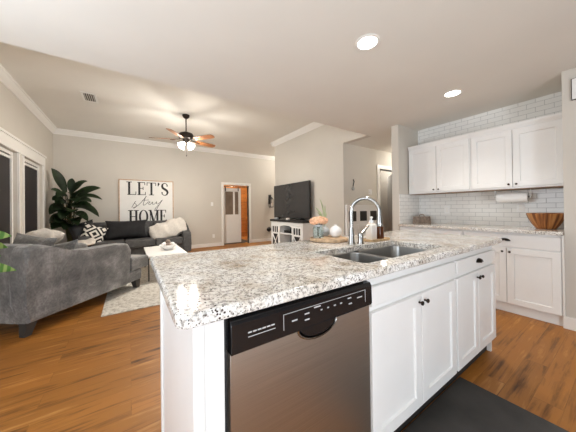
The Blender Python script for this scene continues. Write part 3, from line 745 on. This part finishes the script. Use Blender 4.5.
# grey armchair, turned towards the television
ux, uy = .660, .751
ac = thing('armchair', 'large grey velvet armchair with its side to the kitchen', 'armchair', (-.79, 3.14, 0), math.atan2(uy, ux))
AW = .86
arm_prof = [(.015, .12), (1.165, .12), (1.19, .30), (1.215, .60), (1.210, .655), (1.185, .695), (1.13, .712), (.95, .716), (.75, .715), (.55, .720), (.42, .738), (.32, .770), (.22, .815), (.13, .845), (.06, .850), (.015, .832), (-.005, .79), (-.005, .60), (.0, .30)]
for v0, v1 in ((0, .19), (AW-.19, AW)):
    obj('arm', prism(BM(), arm_prof, v0, v1, lambda a, z, q: Vector((a, q, z)), .045, 4), M['velvet'], ac)
obj('backrest', prism(BM(), [(.012, .12), (.26, .12), (.25, .46), (.20, .80), (.16, .845), (.10, .855), (.04, .84), (.008, .78)], .15, AW-.15, lambda a, z, q: Vector((a, q, z)), .02, 2), M['velvet'], ac)
obj('seat_base', box(BM(), .20, .03, .125, 1.46, AW-.03, .285, .025, 3), M['velvet'], ac)
bm = BM()
tpoly = [(.26, .195), (1.225, .195), (1.225, .0), (1.56, .0), (1.56, AW), (1.225, AW), (1.225, AW-.195), (.26, AW-.195)]
prism(bm, tpoly, .290, .475, lambda a, q, z: Vector((a, q, z)), .04, 4); obj('seat_cushion', bm, M['velvet'], ac)
for a, q in ((.06, .07), (1.37, .07), (.06, AW-.07), (1.37, AW-.07)):
    bm = BM(); on_rug = a > 1
    z0 = .0125 if on_rug else 0
    loft(bm, [[Vector((a + x*s - (.02 if a < 1 else -.02)*(1-s)*3, q + y*s, z)) for x, y in ((-.045, -.045), (.045, -.045), (.045, .045), (-.045, .045))] for s, z in ((.62, z0), (1, .13))], True, True)
    obj('leg', bm, M['pot'], ac, False)

def cushion_bm(w_, h_, t_, n=14, pinch=.07, puff=.55):
    bm = BM(); g = {}
    for side in (1, -1):
        for i in range(n+1):
            for k in range(n+1):
                u, v = -1+2*i/n, -1+2*k/n
                edge = i in (0, n) or k in (0, n)
                if edge and (i, k, 1) in g: g[(i, k, side)] = g[(i, k, 1)]; continue
                th = t_/2*((1-abs(u)**3)*(1-abs(v)**3))**puff*side
                g[(i, k, side)] = bm.verts.new((w_/2*u*(1-pinch*(1-v*v)), th, h_/2*v*(1-pinch*(1-u*u))))
        for i in range(n):
            for k in range(n):
                f4 = (g[(i, k, side)], g[(i+1, k, side)], g[(i+1, k+1, side)], g[(i, k+1, side)])
                bm.faces.new(f4 if side == 1 else f4[::-1])
    return bm
def cushion(label, loc, rot, w_, h_, t_, mat, group=None, name='cushion', **kw):
    return tag(place(obj(name, cushion_bm(w_, h_, t_, **kw), mat), loc, rot), label, 'cushion', group)
AR = math.atan2(uy, ux)
def on_chair(a, q, z): return (-.79 + ux*a - uy*q, 3.14 + uy*a + ux*q, z)
cushion('grey velvet cushion leaning on the back of the armchair', on_chair(.34, .44, .70), (math.radians(-10), math.radians(9), AR-PI/2+.15), .44, .42, .16, M['velvet'], 'armchair cushions')
cushion('smaller grey cushion tilted in front in the armchair', on_chair(.62, .40, .63), (math.radians(-22), math.radians(-10), AR-PI/2-.25), .46, .36, .15, M['velvet'], 'armchair cushions')
def fleece_bm(w_, h_, t_, seed, amp=.02):
    bm = cushion_bm(w_, h_, t_, n=26, pinch=-.10, puff=.42); rnd = random.Random(seed); ph = [rnd.uniform(0, 6) for _ in range(4)]
    for v in bm.verts:
        x, z = v.co.x, v.co.z; r = amp*(math.sin(x*22+z*8+ph[0]) + .7*math.sin(z*27-x*11+ph[1]) + .5*math.sin(x*47+ph[2]))
        v.co.y += r*(1 if v.co.y >= 0 else -1)*.6; v.co.z += r*.7*abs(2*z/h_); v.co.x += .6*r*abs(2*x/w_)
    return bm
tag(place(obj('throw_blanket', fleece_bm(.38, .26, .20, 3, .014), M['fur']), on_chair(.68, AW-.10, .83), (math.radians(68), 0, AR)), 'cream fleece throw folded over the far arm of the armchair', 'blanket', 'cream throws')

# charcoal sofa along the back wall
sf = thing('sofa', 'dark charcoal sofa along the wall below the lettered sign', 'sofa', (.205, 6.48, 0))
SW = 2.24
def fx(x): return x - SW/2
obj('base', box(BM(), fx(.03), .05, .10, fx(SW-.03), .90, .30, .02, 2), M['charcoal'], sf)
sarm = [(.0, .10), (.90, .10), (.91, .80), (.88, .87), (.80, .885), (.70, .86), (.55, .76), (.40, .67), (.25, .63), (.08, .615), (.02, .59), (-.01, .54), (-.01, .30)]
for x0, x1 in ((0, .20), (SW-.20, SW)):
    obj('arm', prism(BM(), sarm, fx(x0), fx(x1), lambda a, z, q: Vector((q, a, z)), .04, 3), M['charcoal'], sf)
obj('backrest', prism(BM(), [(.66, .10), (.92, .10), (.92, .84), (.88, .885), (.80, .885), (.76, .86), (.70, .46)], fx(.17), fx(SW-.17), lambda a, z, q: Vector((q, a, z)), .02, 2), M['charcoal'], sf)
for k in range(3):
    x0 = .205 + k*.612; obj('seat_cushion', box(BM(), fx(x0), -.02, .305, fx(x0+.605), .72, .475, .04, 3), M['charcoal'], sf)
for k in range(3):
    x0 = .205 + k*.612; bm = cushion_bm(.605, .44, .20, pinch=.02, puff=.35); bmesh.ops.rotate(bm, verts=bm.verts, matrix=Matrix.Rotation(math.radians(-12), 3, 'X')); bmesh.ops.translate(bm, verts=bm.verts, vec=(fx(x0+.302), .68, .675)); obj('back_cushion', bm, M['charcoal'], sf)
for x, y in ((.1, .08), (SW-.1, .08), (.1, .84), (SW-.1, .84)):
    obj('leg', box(BM(), fx(x)-.03, y-.03, 0, fx(x)+.03, y+.03, .11), M['pot'], sf, False)
cushion('wide black cushion on the charcoal sofa below the sign', (-.06, 6.92, .715), (math.radians(-14), 0, math.radians(3)), .84, .45, .17, M['blackfab'], 'cushions on the charcoal sofa', pinch=.11)
cushion('black and white patterned cushion on the charcoal sofa', (-.67, 6.76, .64), (math.radians(-18), math.radians(20), math.radians(12)), .44, .44, .15, M['pattern'], 'cushions on the charcoal sofa', pinch=.09)
cushion('glossy black cushion at the plant end of the charcoal sofa', (-.86, 6.92, .70), (math.radians(-10), math.radians(-14), math.radians(18)), .46, .46, .16, M['gloss'], 'cushions on the charcoal sofa', pinch=.08)
tag(place(obj('throw_blanket', fleece_bm(.80, .44, .22, 5), M['fur']), (.83, 6.83, .66), (math.radians(-24), math.radians(-17), math.radians(-4))), 'cream fleece throw heaped over the right end of the sofa', 'blanket', 'cream throws')
tag(place(obj('throw_blanket', fleece_bm(.40, .24, .10, 9, .012), M['fur']), (-.82, 6.42, .50), (math.radians(-70), math.radians(-8), math.radians(10))), 'folded cream fleece lying below the patterned cushion', 'blanket', 'cream throws')

# coffee table
ct = thing('coffee_table', 'white topped coffee table with thin dark metal legs', 'coffee table', (.535, 5.02, .0125))
obj('tabletop', box(BM(), -.305, -.60, .375, .305, .60, .405, .006), M['ceramic'], ct)
for sx in (-1, 1):
    for sy in (-1, 1): obj('leg', box(BM(), sx*.285-.010, sy*.575-.010, 0, sx*.285+.010, sy*.575+.010, .376), M['bronze'], ct, False)
for sx in (-1, 1): obj('stretcher', box(BM(), sx*.285-.008, -.57, .35, sx*.285+.008, .57, .374), M['gold'], ct, False)
bw = tag(obj('decor_bowl', lathe(BM(), [(0, 0), (.07, 0), (.075, .01), (.125, .055), (.150, .090), (.146, .094), (.118, .060), (.07, .02), (0, .016)], 36), M['ceramic']), 'white bowl of spheres on the coffee table', 'bowl'); bw.location = (.60, 5.0, .4185)
balls = [(-.075, -.03), (.0, -.075), (.075, -.02), (.04, .065), (-.05, .06), (0, 0)]
for k, (dx, dy) in enumerate(balls):
    bm = BM(); bmesh.ops.create_icosphere(bm, subdivisions=3, radius=.042)
    o = tag(place(obj('decor_ball', bm, M['boxwood'] if k % 2 else M['ceramic']), (.60+dx, 5.0+dy, .4185+(.098 if k < 5 else .150))),
            'brown decorative ball in the white coffee table bowl' if k % 2 else 'white decorative ball in the white coffee table bowl', 'ball', 'brown balls in the bowl' if k % 2 else 'white balls in the bowl')

# wall sign
sg = thing('wall_sign', 'square white framed sign reading LET\'S stay HOME above the sofa', 'sign', (.408, BY, 1.345))
S = .645
obj('board', box(BM(), -S+.02, -.022, -S+.02, S-.02, -.002, S-.02), M['canvas'], sg, False)
bm = BM()
for q in ((-S, -S, -S+.024, S), (S-.024, -S, S, S), (-S+.024, -S, S-.024, -S+.024), (-S+.024, S-.024, S-.024, S)): box(bm, q[0], -.035, q[1], q[2], -.001, q[3])
obj('frame', bm, M['frame_oak'], sg, False)
def strip(bm, pts, ws, closed=False):
    P = [Vector((p[0], p[1])) for p in pts]; n = len(P); A = []; B = []
    for i in range(n):
        a = P[i-1] if (closed or i > 0) else P[0]; c_ = P[(i+1) % n] if (closed or i < n-1) else P[-1]
        t = (c_-a).normalized(); nr = Vector((-t.y, t.x)); A.append(P[i]+nr*ws[i]/2); B.append(P[i]-nr*ws[i]/2)
    def vv(p, y): return bm.verts.new((p.x, y, p.y))
    rows = [(vv(a, -.027), vv(b2, -.027), vv(b2, -.0215), vv(a, -.0215)) for a, b2 in zip(A, B)]
    rng = range(n) if closed else range(n-1)
    for i in rng:
        r0, r1 = rows[i], rows[(i+1) % n]
        for k in range(4): bm.faces.new((r0[k], r0[(k+1) % 4], r1[(k+1) % 4], r1[k]))
    if not closed: bm.faces.new(rows[0]); bm.faces.new(rows[-1][::-1])
def letter(ch, x, z, h_, wd):
    bm = BM(); T_, t_ = .135*h_, .045*h_; sf_ = .05*h_
    def L(p0, p1, w0, w1=None): strip(bm, [(x+p0[0]*wd, z+p0[1]*h_), (x+p1[0]*wd, z+p1[1]*h_)], [w0, w1 or w0])
    def serif(u, v, half): L((u-half/wd*h_, v), (u+half/wd*h_, v), sf_)
    if ch == 'L': L((.22, 0), (.22, 1), T_); serif(.22, .975, .17); L((.02, .03), (.95, .03), t_); L((.95, .0), (.97, .26), t_)
    if ch == 'E': L((.24, 0), (.24, 1), T_); L((.02, .03), (.92, .03), t_); L((.02, .97), (.88, .97), t_); L((.24, .52), (.68, .52), t_); L((.93, 0), (.95, .24), t_); L((.88, 1), (.88, .78), t_); L((.68, .40), (.68, .64), t_)
    if ch == 'T': L((.5, 0), (.5, 1), T_); L((.02, .97), (.98, .97), t_); L((.03, 1), (.03, .75), t_); L((.97, 1), (.97, .75), t_); serif(.5, .025, .17)
    if ch == "'": strip(bm, [(x+.5*wd, z+h_), (x+.56*wd, z+.88*h_), (x+.3*wd, z+.72*h_)], [.10*h_, .13*h_, .03*h_])
    if ch == 'H':
        L((.2, 0), (.2, 1), T_); L((.8, 0), (.8, 1), T_); L((.2, .52), (.8, .52), t_)
        for u in (.2, .8): serif(u, .975, .16); serif(u, .025, .16)
    if ch == 'M':
        L((.12, 0), (.14, 1), t_); L((.86, 0), (.86, 1), T_); L((.14, 1), (.48, .05), T_); L((.48, .05), (.86, 1), t_)
        serif(.12, .025, .13); serif(.86, .025, .16); serif(.10, .975, .1); serif(.90, .975, .12)
    if ch == 'O':
        n = 28; strip(bm, [(x+wd*(.5+.43*math.cos(2*PI*k/n)), z+h_*(.5+.49*math.sin(2*PI*k/n))) for k in range(n)], [t_ + (T_-t_)*abs(math.cos(2*PI*k/n))**1.5 for k in range(n)], True)
    if ch == 'S':
        pp = [(.82, .74), (.80, .88), (.62, .98), (.42, .98), (.20, .89), (.14, .74), (.24, .60), (.50, .50), (.76, .40), (.87, .25), (.78, .09), (.56, .01), (.34, .02), (.15, .12), (.12, .27)]
        ws = [.10, .07, .05, .06, .11, .15, .17, .18, .17, .15, .11, .06, .05, .07, .10]; strip(bm, [(x+a*wd, z+b2*h_) for a, b2 in pp], [q*h_ for q in ws])
    obj('letter', bm, M['ink'], sg, False, label='letter %s of the sign' % (ch if ch != "'" else 'apostrophe'))
x = -.46
for ch, wd in (('L', .20), ('E', .20), ('T', .22), ("'", .08), ('S', .19)): letter(ch, x, .235, .35, wd); x += wd + .022
x = -.43
for ch, wd in (('H', .21), ('O', .20), ('M', .235), ('E', .17)): letter(ch, x, -.53, .36, wd); x += wd + .025
def script(pts, w_=.011):
    # smooth catmull-rom pen line
    out = []; P = [Vector(p) for p in pts]
    for i in range(len(P)-1):
        p0, p1, p2, p3 = P[max(0, i-1)], P[i], P[i+1], P[min(len(P)-1, i+2)]
        for s in range(6):
            t = s/6; out.append(.5*((2*p1) + (p2-p0)*t + (2*p0-5*p1+4*p2-p3)*t*t + (3*p1-p0-3*p2+p3)*t**3))
    out.append(P[-1]); bm = BM(); strip(bm, [(p.x, p.y) for p in out], [w_]*len(out)); obj('script_word', bm, M['ink'], sg, False, label='thin handwritten word stay')
script([(-.36, -.10), (-.32, -.01), (-.27, .07), (-.30, .02), (-.26, -.03), (-.28, -.10), (-.33, -.11), (-.22, -.04), (-.10, .10), (-.03, .21), (-.06, .14), (-.10, .0), (-.09, -.04), (-.03, .0), (.02, .05), (.06, .05), (.02, .0), (.06, -.02), (.12, .05), (.12, -.01), (.17, .0), (.22, .06), (.21, .01), (.26, .0), (.36, .11), (.30, .01), (.22, -.14), (.17, -.20), (.19, -.12), (.28, -.02)])
script([(-.13, .09), (.03, .105)], .009)

# switch, outlet, black plug-in warmer, lantern on the back wall
wall_plate('white light switch on the wall left of the far doorway', (2.16, BY-.0002, 1.34), 0, 'switch')
wall_plate('white outlet low on the wall left of the far doorway', (2.20, BY-.0002, .33), 0)
p = thing('plug_in_warmer', 'small round black device on the wall beside the television stand', 'wall device', (4.17, BY, .43))
obj('body', lathe(BM(), [(0, 0), (.055, 0), (.075, .03), (.085, .07), (.06, .11), (0, .12)], 24, (0, 0, 0), RX), M['dark'], p)
obj('cap', lathe(BM(), [(0, .12), (.03, .12), (.03, .14), (0, .14)], 16, (0, 0, 0), RX), M['bronze'], p)
ln = thing('wall_lantern', 'black lantern sconce on the back wall near the television', 'lantern', (4.24, BY, 1.22))
obj('backplate', box(BM(), -.05, -.02, .12, .05, -.001, .46, .004), M['dark'], ln)
obj('hook', tube(BM(), [(0, -.02, .40), (0, -.06, .46), (0, -.11, .45), (0, -.12, .38)], .009, 8), M['dark'], ln)
obj('lantern_roof', lathe(BM(), [(0, .39), (.02, .385), (.085, .30), (.085, .29), (0, .29)], 4, (0, -.12, 0), Matrix.Rotation(PI/4, 3, 'Z')), M['dark'], ln, False)
obj('lantern_base', box(BM(), -.065, -.185, .0, .065, -.055, .025, .004), M['dark'], ln)
for sx in (-1, 1):
    for sy in (-1, 1): obj('lantern_bar', box(BM(), sx*.055-.006, -.12+sy*.055-.006, .02, sx*.055+.006, -.12+sy*.055+.006, .295), M['dark'], ln, False)
obj('candle', lathe(BM(), [(0, .025), (.03, .025), (.03, .15), (0, .15)], 16, (0, -.12, 0)), M['ceramic'], ln)

# barn door beyond the doorway
bd = thing('barn_door', 'white sliding door with two glass panes beyond the far doorway', 'door', (2.58, 7.74, .03))
bm = BM(); DW_, DH_ = .64, 1.86
for q in ((0, 0, .09, DH_), (DW_-.09, 0, DW_, DH_), (.09, 0, DW_-.09, .13), (.09, DH_-.12, DW_-.09, DH_), (.09, .80, DW_-.09, .96), (.36, .96, .42, DH_-.12)): box(bm, q[0], 0, q[1], q[2], .04, q[3])
obj('frame', bm, M['trim'], bd, False)
for x0, x1 in ((.09, .36), (.42, DW_-.09)): obj('glass_pane', box(BM(), x0, .015, .96, x1, .025, DH_-.12), M['smoke'], bd, False)
obj('lower_panel', box(BM(), .09, .014, .13, DW_-.09, .03, .80), M['trim'], bd, False)
for x0 in (.08, DW_-.11): obj('hanger', box(BM(), x0, -.008, DH_-.10, x0+.03, 0, DH_+.07), M['dark'], bd, False)
tag(obj('rug', box(BM(), 2.45, 7.66, .001, 3.6, 9.0, .012, .004), M['mat']), 'dark rug on the floor beyond the far doorway', 'rug')
rl = tag(obj('door_rail', box(BM(), 2.05, 7.700, 1.925, 4.25, 7.728, 1.955, .004), M['bronze']), 'dark metal sliding rail above the white far door', 'rail')
tag(obj('beam', box(BM(), 2.01, 7.642, 1.975, 4.29, 7.70, 2.20, .004), M['brownfurn']), 'brown wooden beam behind the top of the far doorway', 'beam')

# television and stand
st = thing('television_stand', 'white farmhouse television stand with dark top and crossed doors', 'tv stand', (3.12, 5.46, 0), RB)
TW, TD, TH = 1.38, .335, .845    # local x runs towards the kitchen
bm = BM()
for q in ((0, 0, .03, TD), (TW-.03, 0, TW, TD), (.405, .0, .43, TD), (.95, .0, .975, TD)): box(bm, q[0], q[1]+.002, .05, q[2], q[3], TH)
box(bm, .03, .01, .05, TW-.03, TD, .09); box(bm, .03, TD-.012, .09, TW-.03, TD, TH); box(bm, .03, .002, TH-.07, TW-.03, TD, TH)
obj('carcass', bm, M['cab'], st, False)
obj('tabletop', box(BM(), -.02, -.025, TH, TW+.02, TD+.003, TH+.05, .004), M['dark'], st)
for x0, x1 in ((.03, .405), (.975, TW-.03)):
    bm = BM(); z0, z1 = .095, TH-.075; r = .05
    for q in ((x0, z0, x0+r, z1), (x1-r, z0, x1, z1), (x0+r, z0, x1-r, z0+r), (x0+r, z1-r, x1-r, z1), (x0+r, .53, x1-r, .57)): box(bm, q[0], -.008, q[1], q[2], .004, q[3])
    dd = obj('door', bm, M['cab'], st, False)
    for a, b2 in (((x0+r, z0+r), (x1-r, .53)), ((x0+r, .53), (x1-r, z0+r))): obj('cross_bar', tube(BM(), [(a[0], -.002, a[1]), (b2[0], -.002, b2[1])], .016, 4), M['cab'], dd, False)
    for fr in (.33, .67): xx = x0 + r + (x1-x0-2*r)*fr; obj('mullion', box(BM(), xx-.014, -.006, .57, xx+.014, .004, z1-r), M['cab'], dd, False)
    obj('door_back', box(BM(), x0+r, .008, z0+r, x1-r, .012, z1-r), M['dark'], dd, False)
obj('shelf', box(BM(), .43, .004, .55, .95, TD-.012, .575), M['cab'], st, False)
obj('shelf_back', box(BM(), .43, TD-.016, .09, .95, TD-.0125, TH-.07), M['dark'], st, False)
# arch over the upper opening
bm = BM(); n = 14; zt = TH-.07
arc = [(.43, zt), (.95, zt)] + [(.69 + .26*math.cos(PI*k/n), zt-.07 + .06*math.sin(PI*k/n)) for k in range(n+1)]
prism(bm, arc, .002, .014, lambda a, z, q: Vector((a, q, z)), 0); obj('arch', bm, M['cab'], st, False)
tag(place(obj('media_box', box(BM(), -.15, -.11, 0, .15, .11, .06, .004), M['black']), (3.29, 4.78, .5755), (0, 0, RB)), 'black media box on the shelf of the television stand', 'media box')
tv = thing('television', 'large flat black television standing on the white stand', 'television', (3.36, 4.92, TH+.0505), RB)
obj('bezel', box(BM(), -.785, 0, .03, .785, .045, .905, .006), M['dark'], tv)
obj('screen', box(BM(), -.772, -.002, .045, .772, .003, .893), M['screen'], tv, False)
for sx in (-1, 1): obj('foot', prism(BM(), [(-.10, 0), (.09, 0), (.02, .04), (-.02, .04)], sx*.5-.012, sx*.5+.012, lambda a, z, q: Vector((q, a+.01, z))), M['dark'], tv, False)
for k, (y, dx, lab) in enumerate(((5.28, .02, 'small grey controller at the far end of the television stand'), (5.02, .05, 'silver remote lying on the stand below the television'), (4.75, .02, 'small pale ornament below the middle of the television'), (4.50, .01, 'dark remote lying on the stand near the jar of flowers'))):
    if k % 2: o = obj('remote_control', box(BM(), -.10, -.024, 0, .10, .024, .022, .008), M['basin'] if k == 1 else M['bronze'])
    else: o = obj('game_controller' if k == 0 else 'ornament', lathe(BM(), [(0, 0), (.05, 0), (.06, .02), (.045, .045), (0, .055)], 20), M['ceramic_grey'] if k == 0 else M['label'])
    place(o, (3.16+dx, y, TH+.0505), (0, 0, RB+.06*k)); tag(o, lab, 'remote' if k % 2 else ('controller' if k == 0 else 'ornament'))

# potted plant in the far corner
pl = thing('potted_plant', 'tall dark broad-leaved plant in the corner by the windows', 'plant', (-1.12, 7.14, 0))
obj('pot', lathe(BM(), [(0, 0), (.13, 0), (.14, .01), (.17, .30), (.175, .31), (.16, .31), (.15, .28), (0, .27)], 28), M['pot'], pl)
def leaf(parent, stem_b, base_, tip, w_, lift, mat, up=None):
    b0, t0 = Vector(base_), Vector(tip); mid = (b0+t0)/2 + Vector((0, 0, lift))
    upv = up or Vector((.25, -.75, .6))
    lf = obj('leaf', blade(BM(), curve3(b0, mid, t0, 11), w_, upv, .22), mat, parent)
    obj('petiole', tube(BM(), curve3(stem_b, (Vector(stem_b)*.4 + b0*.6) + Vector((0, 0, .06)), b0, 7), .008, 7), M['stem'], lf)
LV = [  # base and tip relative to the pot
 ((-.06, -.05, 1.58), (-.25, -.22, 2.08), .085, .10), ((.02, -.08, 1.55), (.33, -.18, 1.84), .060, .14), ((.10, -.06, 1.52), (.56, -.12, 1.70), .085, .08),
 ((.12, -.10, 1.45), (.60, -.25, 1.42), .055, .16), ((-.10, -.10, 1.50), (-.24, -.30, 1.62), .060, .08), ((.05, -.15, 1.30), (.44, -.30, 1.22), .075, .14),
 ((.14, -.10, 1.25), (.54, -.28, 1.03), .075, .20), ((.02, -.20, 1.42), (.20, -.45, 1.35), .095, .10), ((-.08, -.15, 1.28), (-.25, -.38, 1.10), .085, .14),
 ((.0, -.18, 1.18), (-.06, -.50, 1.00), .095, .14), ((.10, -.16, 1.12), (.36, -.42, .94), .075, .14), ((-.10, -.12, 1.38), (-.24, -.20, 1.40), .075, .10),
 ((.04, -.12, 1.36), (.10, -.42, 1.56), .080, .10), ((-.04, -.18, 1.06), (-.24, -.44, .92), .085, .10), ((.08, -.20, 1.0), (.20, -.48, .86), .080, .12),
 ((.02, -.05, 1.60), (.06, -.10, 1.90), .060, .08), ((-.02, -.10, 1.48), (-.14, -.40, 1.46), .085, .12)]
LV += [((.06, -.14, 1.40), (.30, -.40, 1.58), .09, .10), ((-.06, -.16, 1.18), (-.16, -.52, 1.20), .10, .10), ((.06, -.20, 1.16), (.12, -.56, 1.14), .10, .12),
 ((.12, -.14, 1.34), (.42, -.40, 1.36), .08, .12), ((.0, -.22, 1.30), (-.02, -.55, 1.32), .095, .10), ((.10, -.20, 1.04), (.30, -.52, 1.06), .09, .08), ((-.06, -.20, .98), (-.10, -.54, .92), .10, .08), ((.04, -.2, .96), (.10, -.56, .98), .09, .08)]
LV += [((-.05, -.16, .92), (-.22, -.40, .80), .10, .10), ((.02, -.20, .90), (-.02, -.46, .78), .10, .10), ((-.02, -.14, 1.10), (-.20, -.36, 1.22), .09, .10),
 ((.08, -.16, .90), (.24, -.42, .98), .09, .10), ((.03, -.10, 1.22), (.16, -.36, 1.24), .09, .10), ((-.04, -.12, 1.34), (-.16, -.36, 1.32), .09, .10)]
for b0, t0, w_, lf_ in LV: leaf(pl, (b0[0]*.15, b0[1]*.15, .27), b0, t0, w_*1.15, lf_, M['leafdark'])

# bright plant at the left edge on a plant stand
ps = thing('plant_stand', 'slim dark plant stand at the left of the picture holding the bright plant', 'plant stand', (-1.02, 2.06, 0))
obj('stand_top', lathe(BM(), [(0, .53), (.15, .53), (.155, .54), (.15, .55), (0, .55)], 28), M['brownfurn'], ps)
for k in range(3):
    a = 2*PI*k/3; obj('leg', tube(BM(), [(.10*math.cos(a), .10*math.sin(a), .535), (.17*math.cos(a), .17*math.sin(a), .012)], .012, 8), M['brownfurn'], ps)
p2 = thing('potted_plant', 'bright striped green leaves reaching in at the left edge', 'plant', (-1.02, 2.06, .5505))
obj('pot', lathe(BM(), [(0, 0), (.09, 0), (.10, .01), (.125, .17), (.13, .18), (.115, .18), (.10, .16), (0, .155)], 28), M['ceramic'], p2)
for b0, t0, w_, lf_ in (((.10, -.02, .36), (.435, .03, .47), .045, .09), ((.08, .03, .34), (.41, .06, .40), .040, .10), ((.12, -.04, .22), (.455, .02, .265), .035, .10), ((-.05, .05, .36), (-.20, .22, .50), .05, .12), ((0, -.1, .33), (.05, -.30, .42), .05, .12), ((.06, .08, .32), (.20, .30, .42), .05, .12), ((.05, 0, .40), (.39, .02, .53), .045, .06), ((.08, -.02, .30), (.40, .0, .36), .040, .10)):
    leaf(p2, (b0[0]*.1, b0[1]*.1, .155), b0, t0, w_*1.4, lf_, M['leafbright'])

# ================================================================== HALL
hc = thing('hall_cabinet', 'white hall cabinet with three dark square panels behind the faucet', 'cabinet', (3.49, 3.203, 0))
obj('body', box(BM(), 0, -.05, 0, .98, 0, 1.225, .003), M['cab'], hc)
obj('top_board', box(BM(), -.004, -.062, 1.205, .984, 0, 1.228, .003), M['cab'], hc)
for k in range(3):
    x0 = .16 + k*.327
    obj('square_panel', box(BM(), x0-.105, -.056, .90, x0+.105, -.049, 1.10, .002), M['dark'], hc)
    dd = obj('door', shaker_bm(.30, .72, .05, .012, .006), M['cab'], hc, False); dd.location = (x0-.15, -.0625, .10)
hs = thing('hall_sconce', 'small dark hook sconce on the hall wall behind the faucet', 'sconce', (3.70, 3.22, 1.56))
obj('arm', tube(BM(), [(.06, -.002, .18), (.05, -.03, .13), (.01, -.045, .08), (-.005, -.05, .03)], .010, 8), M['dark'], hs)
obj('lamp_holder', lathe(BM(), [(0, -.05), (.022, -.045), (.032, -.01), (.022, .02), (.010, .035), (0, .035)], 16, (-.005, -.05, 0)), M['basin'], hs)
th = thing('thermostat', 'small white thermostat on the hall wall above the faucet arch', 'thermostat', (4.29, 3.22, 1.505))
obj('plate', box(BM(), -.055, -.006, -.055, .055, 0, .055, .004), M['white'], th); obj('dial', lathe(BM(), [(0, .0), (.034, 0), (.034, .02), (.03, .026), (0, .026)], 24, (0, 0, 0), RX), M['white'], th)
# beyond the hall door: open door leaf, ceiling light, dresser
dl = thing('room_door', 'white door standing open beyond the hall doorway', 'door', (5.42, 3.36, .012), math.radians(42))
obj('leaf', box(BM(), 0, 0, 0, .80, .04, 2.0, .003), M['trim'], dl); obj('handle', lathe(BM(), [(0, .0), (.012, 0), (.012, .03), (.028, .04), (.022, .065), (0, .07)], 16, (.74, 0, .98), RX), M['bronze'], dl)
dr = thing('dresser', 'brown wooden dresser glimpsed through the hall doorway', 'dresser', (5.72, 5.16, 0))
obj('body', box(BM(), -.45, -.24, 0, .45, .24, .88, .006), M['brownfurn'], dr)
obj('top', box(BM(), -.47, -.26, .88, .47, .26, .92, .006), M['dark'], dr)
for z in (.10, .36, .62): dd = obj('drawer', box(BM(), -.42, -.255, z, .42, -.24, z+.22, .004), M['brownfurn'], dr); obj('drawer_pull', box(BM(), -.06, -.27, z+.10, .06, -.254, z+.12, .003), M['bronze'], dd)
def dome(label, loc, power):
    d0 = thing('ceiling_dome_light', label, 'ceiling light', loc)
    obj('rim', lathe(BM(), [(0, 0), (.17, 0), (.17, -.03), (.155, -.035), (0, -.035)], 30), M['bronze'], d0)
    obj('glass_dome', lathe(BM(), [(.15, -.034), (.14, -.06), (.10, -.085), (.04, -.10), (0, -.102)], 30), M['bulbshade'], d0)
    l = bpy.data.lights.new('dome_bulb', 'POINT'); l.energy = power; l.color = WARM; l.shadow_soft_size = .1
    o = bpy.data.objects.new('dome_bulb', l); COL.objects.link(o); o.location = (loc[0], loc[1], loc[2]-.16)
dome('lit dome light on the ceiling of the room beyond the hall', (5.78, 3.95, 2.44), 4)
dome('added dome light, out of view, brightening the wood planked room', (3.3, 8.6, 2.5), 42)  # unseen lamp added to light the planks and the far door
dome('added dome light, out of view, brightening the hall', (5.3, 2.68, 2.44), 8)  # lamp added behind the partition to brighten the hall wall
dome('added dome light, out of view, brightening the passage behind the television wall', (4.9, 6.7, LC), 17)  # lamp added out of view to brighten the far back wall
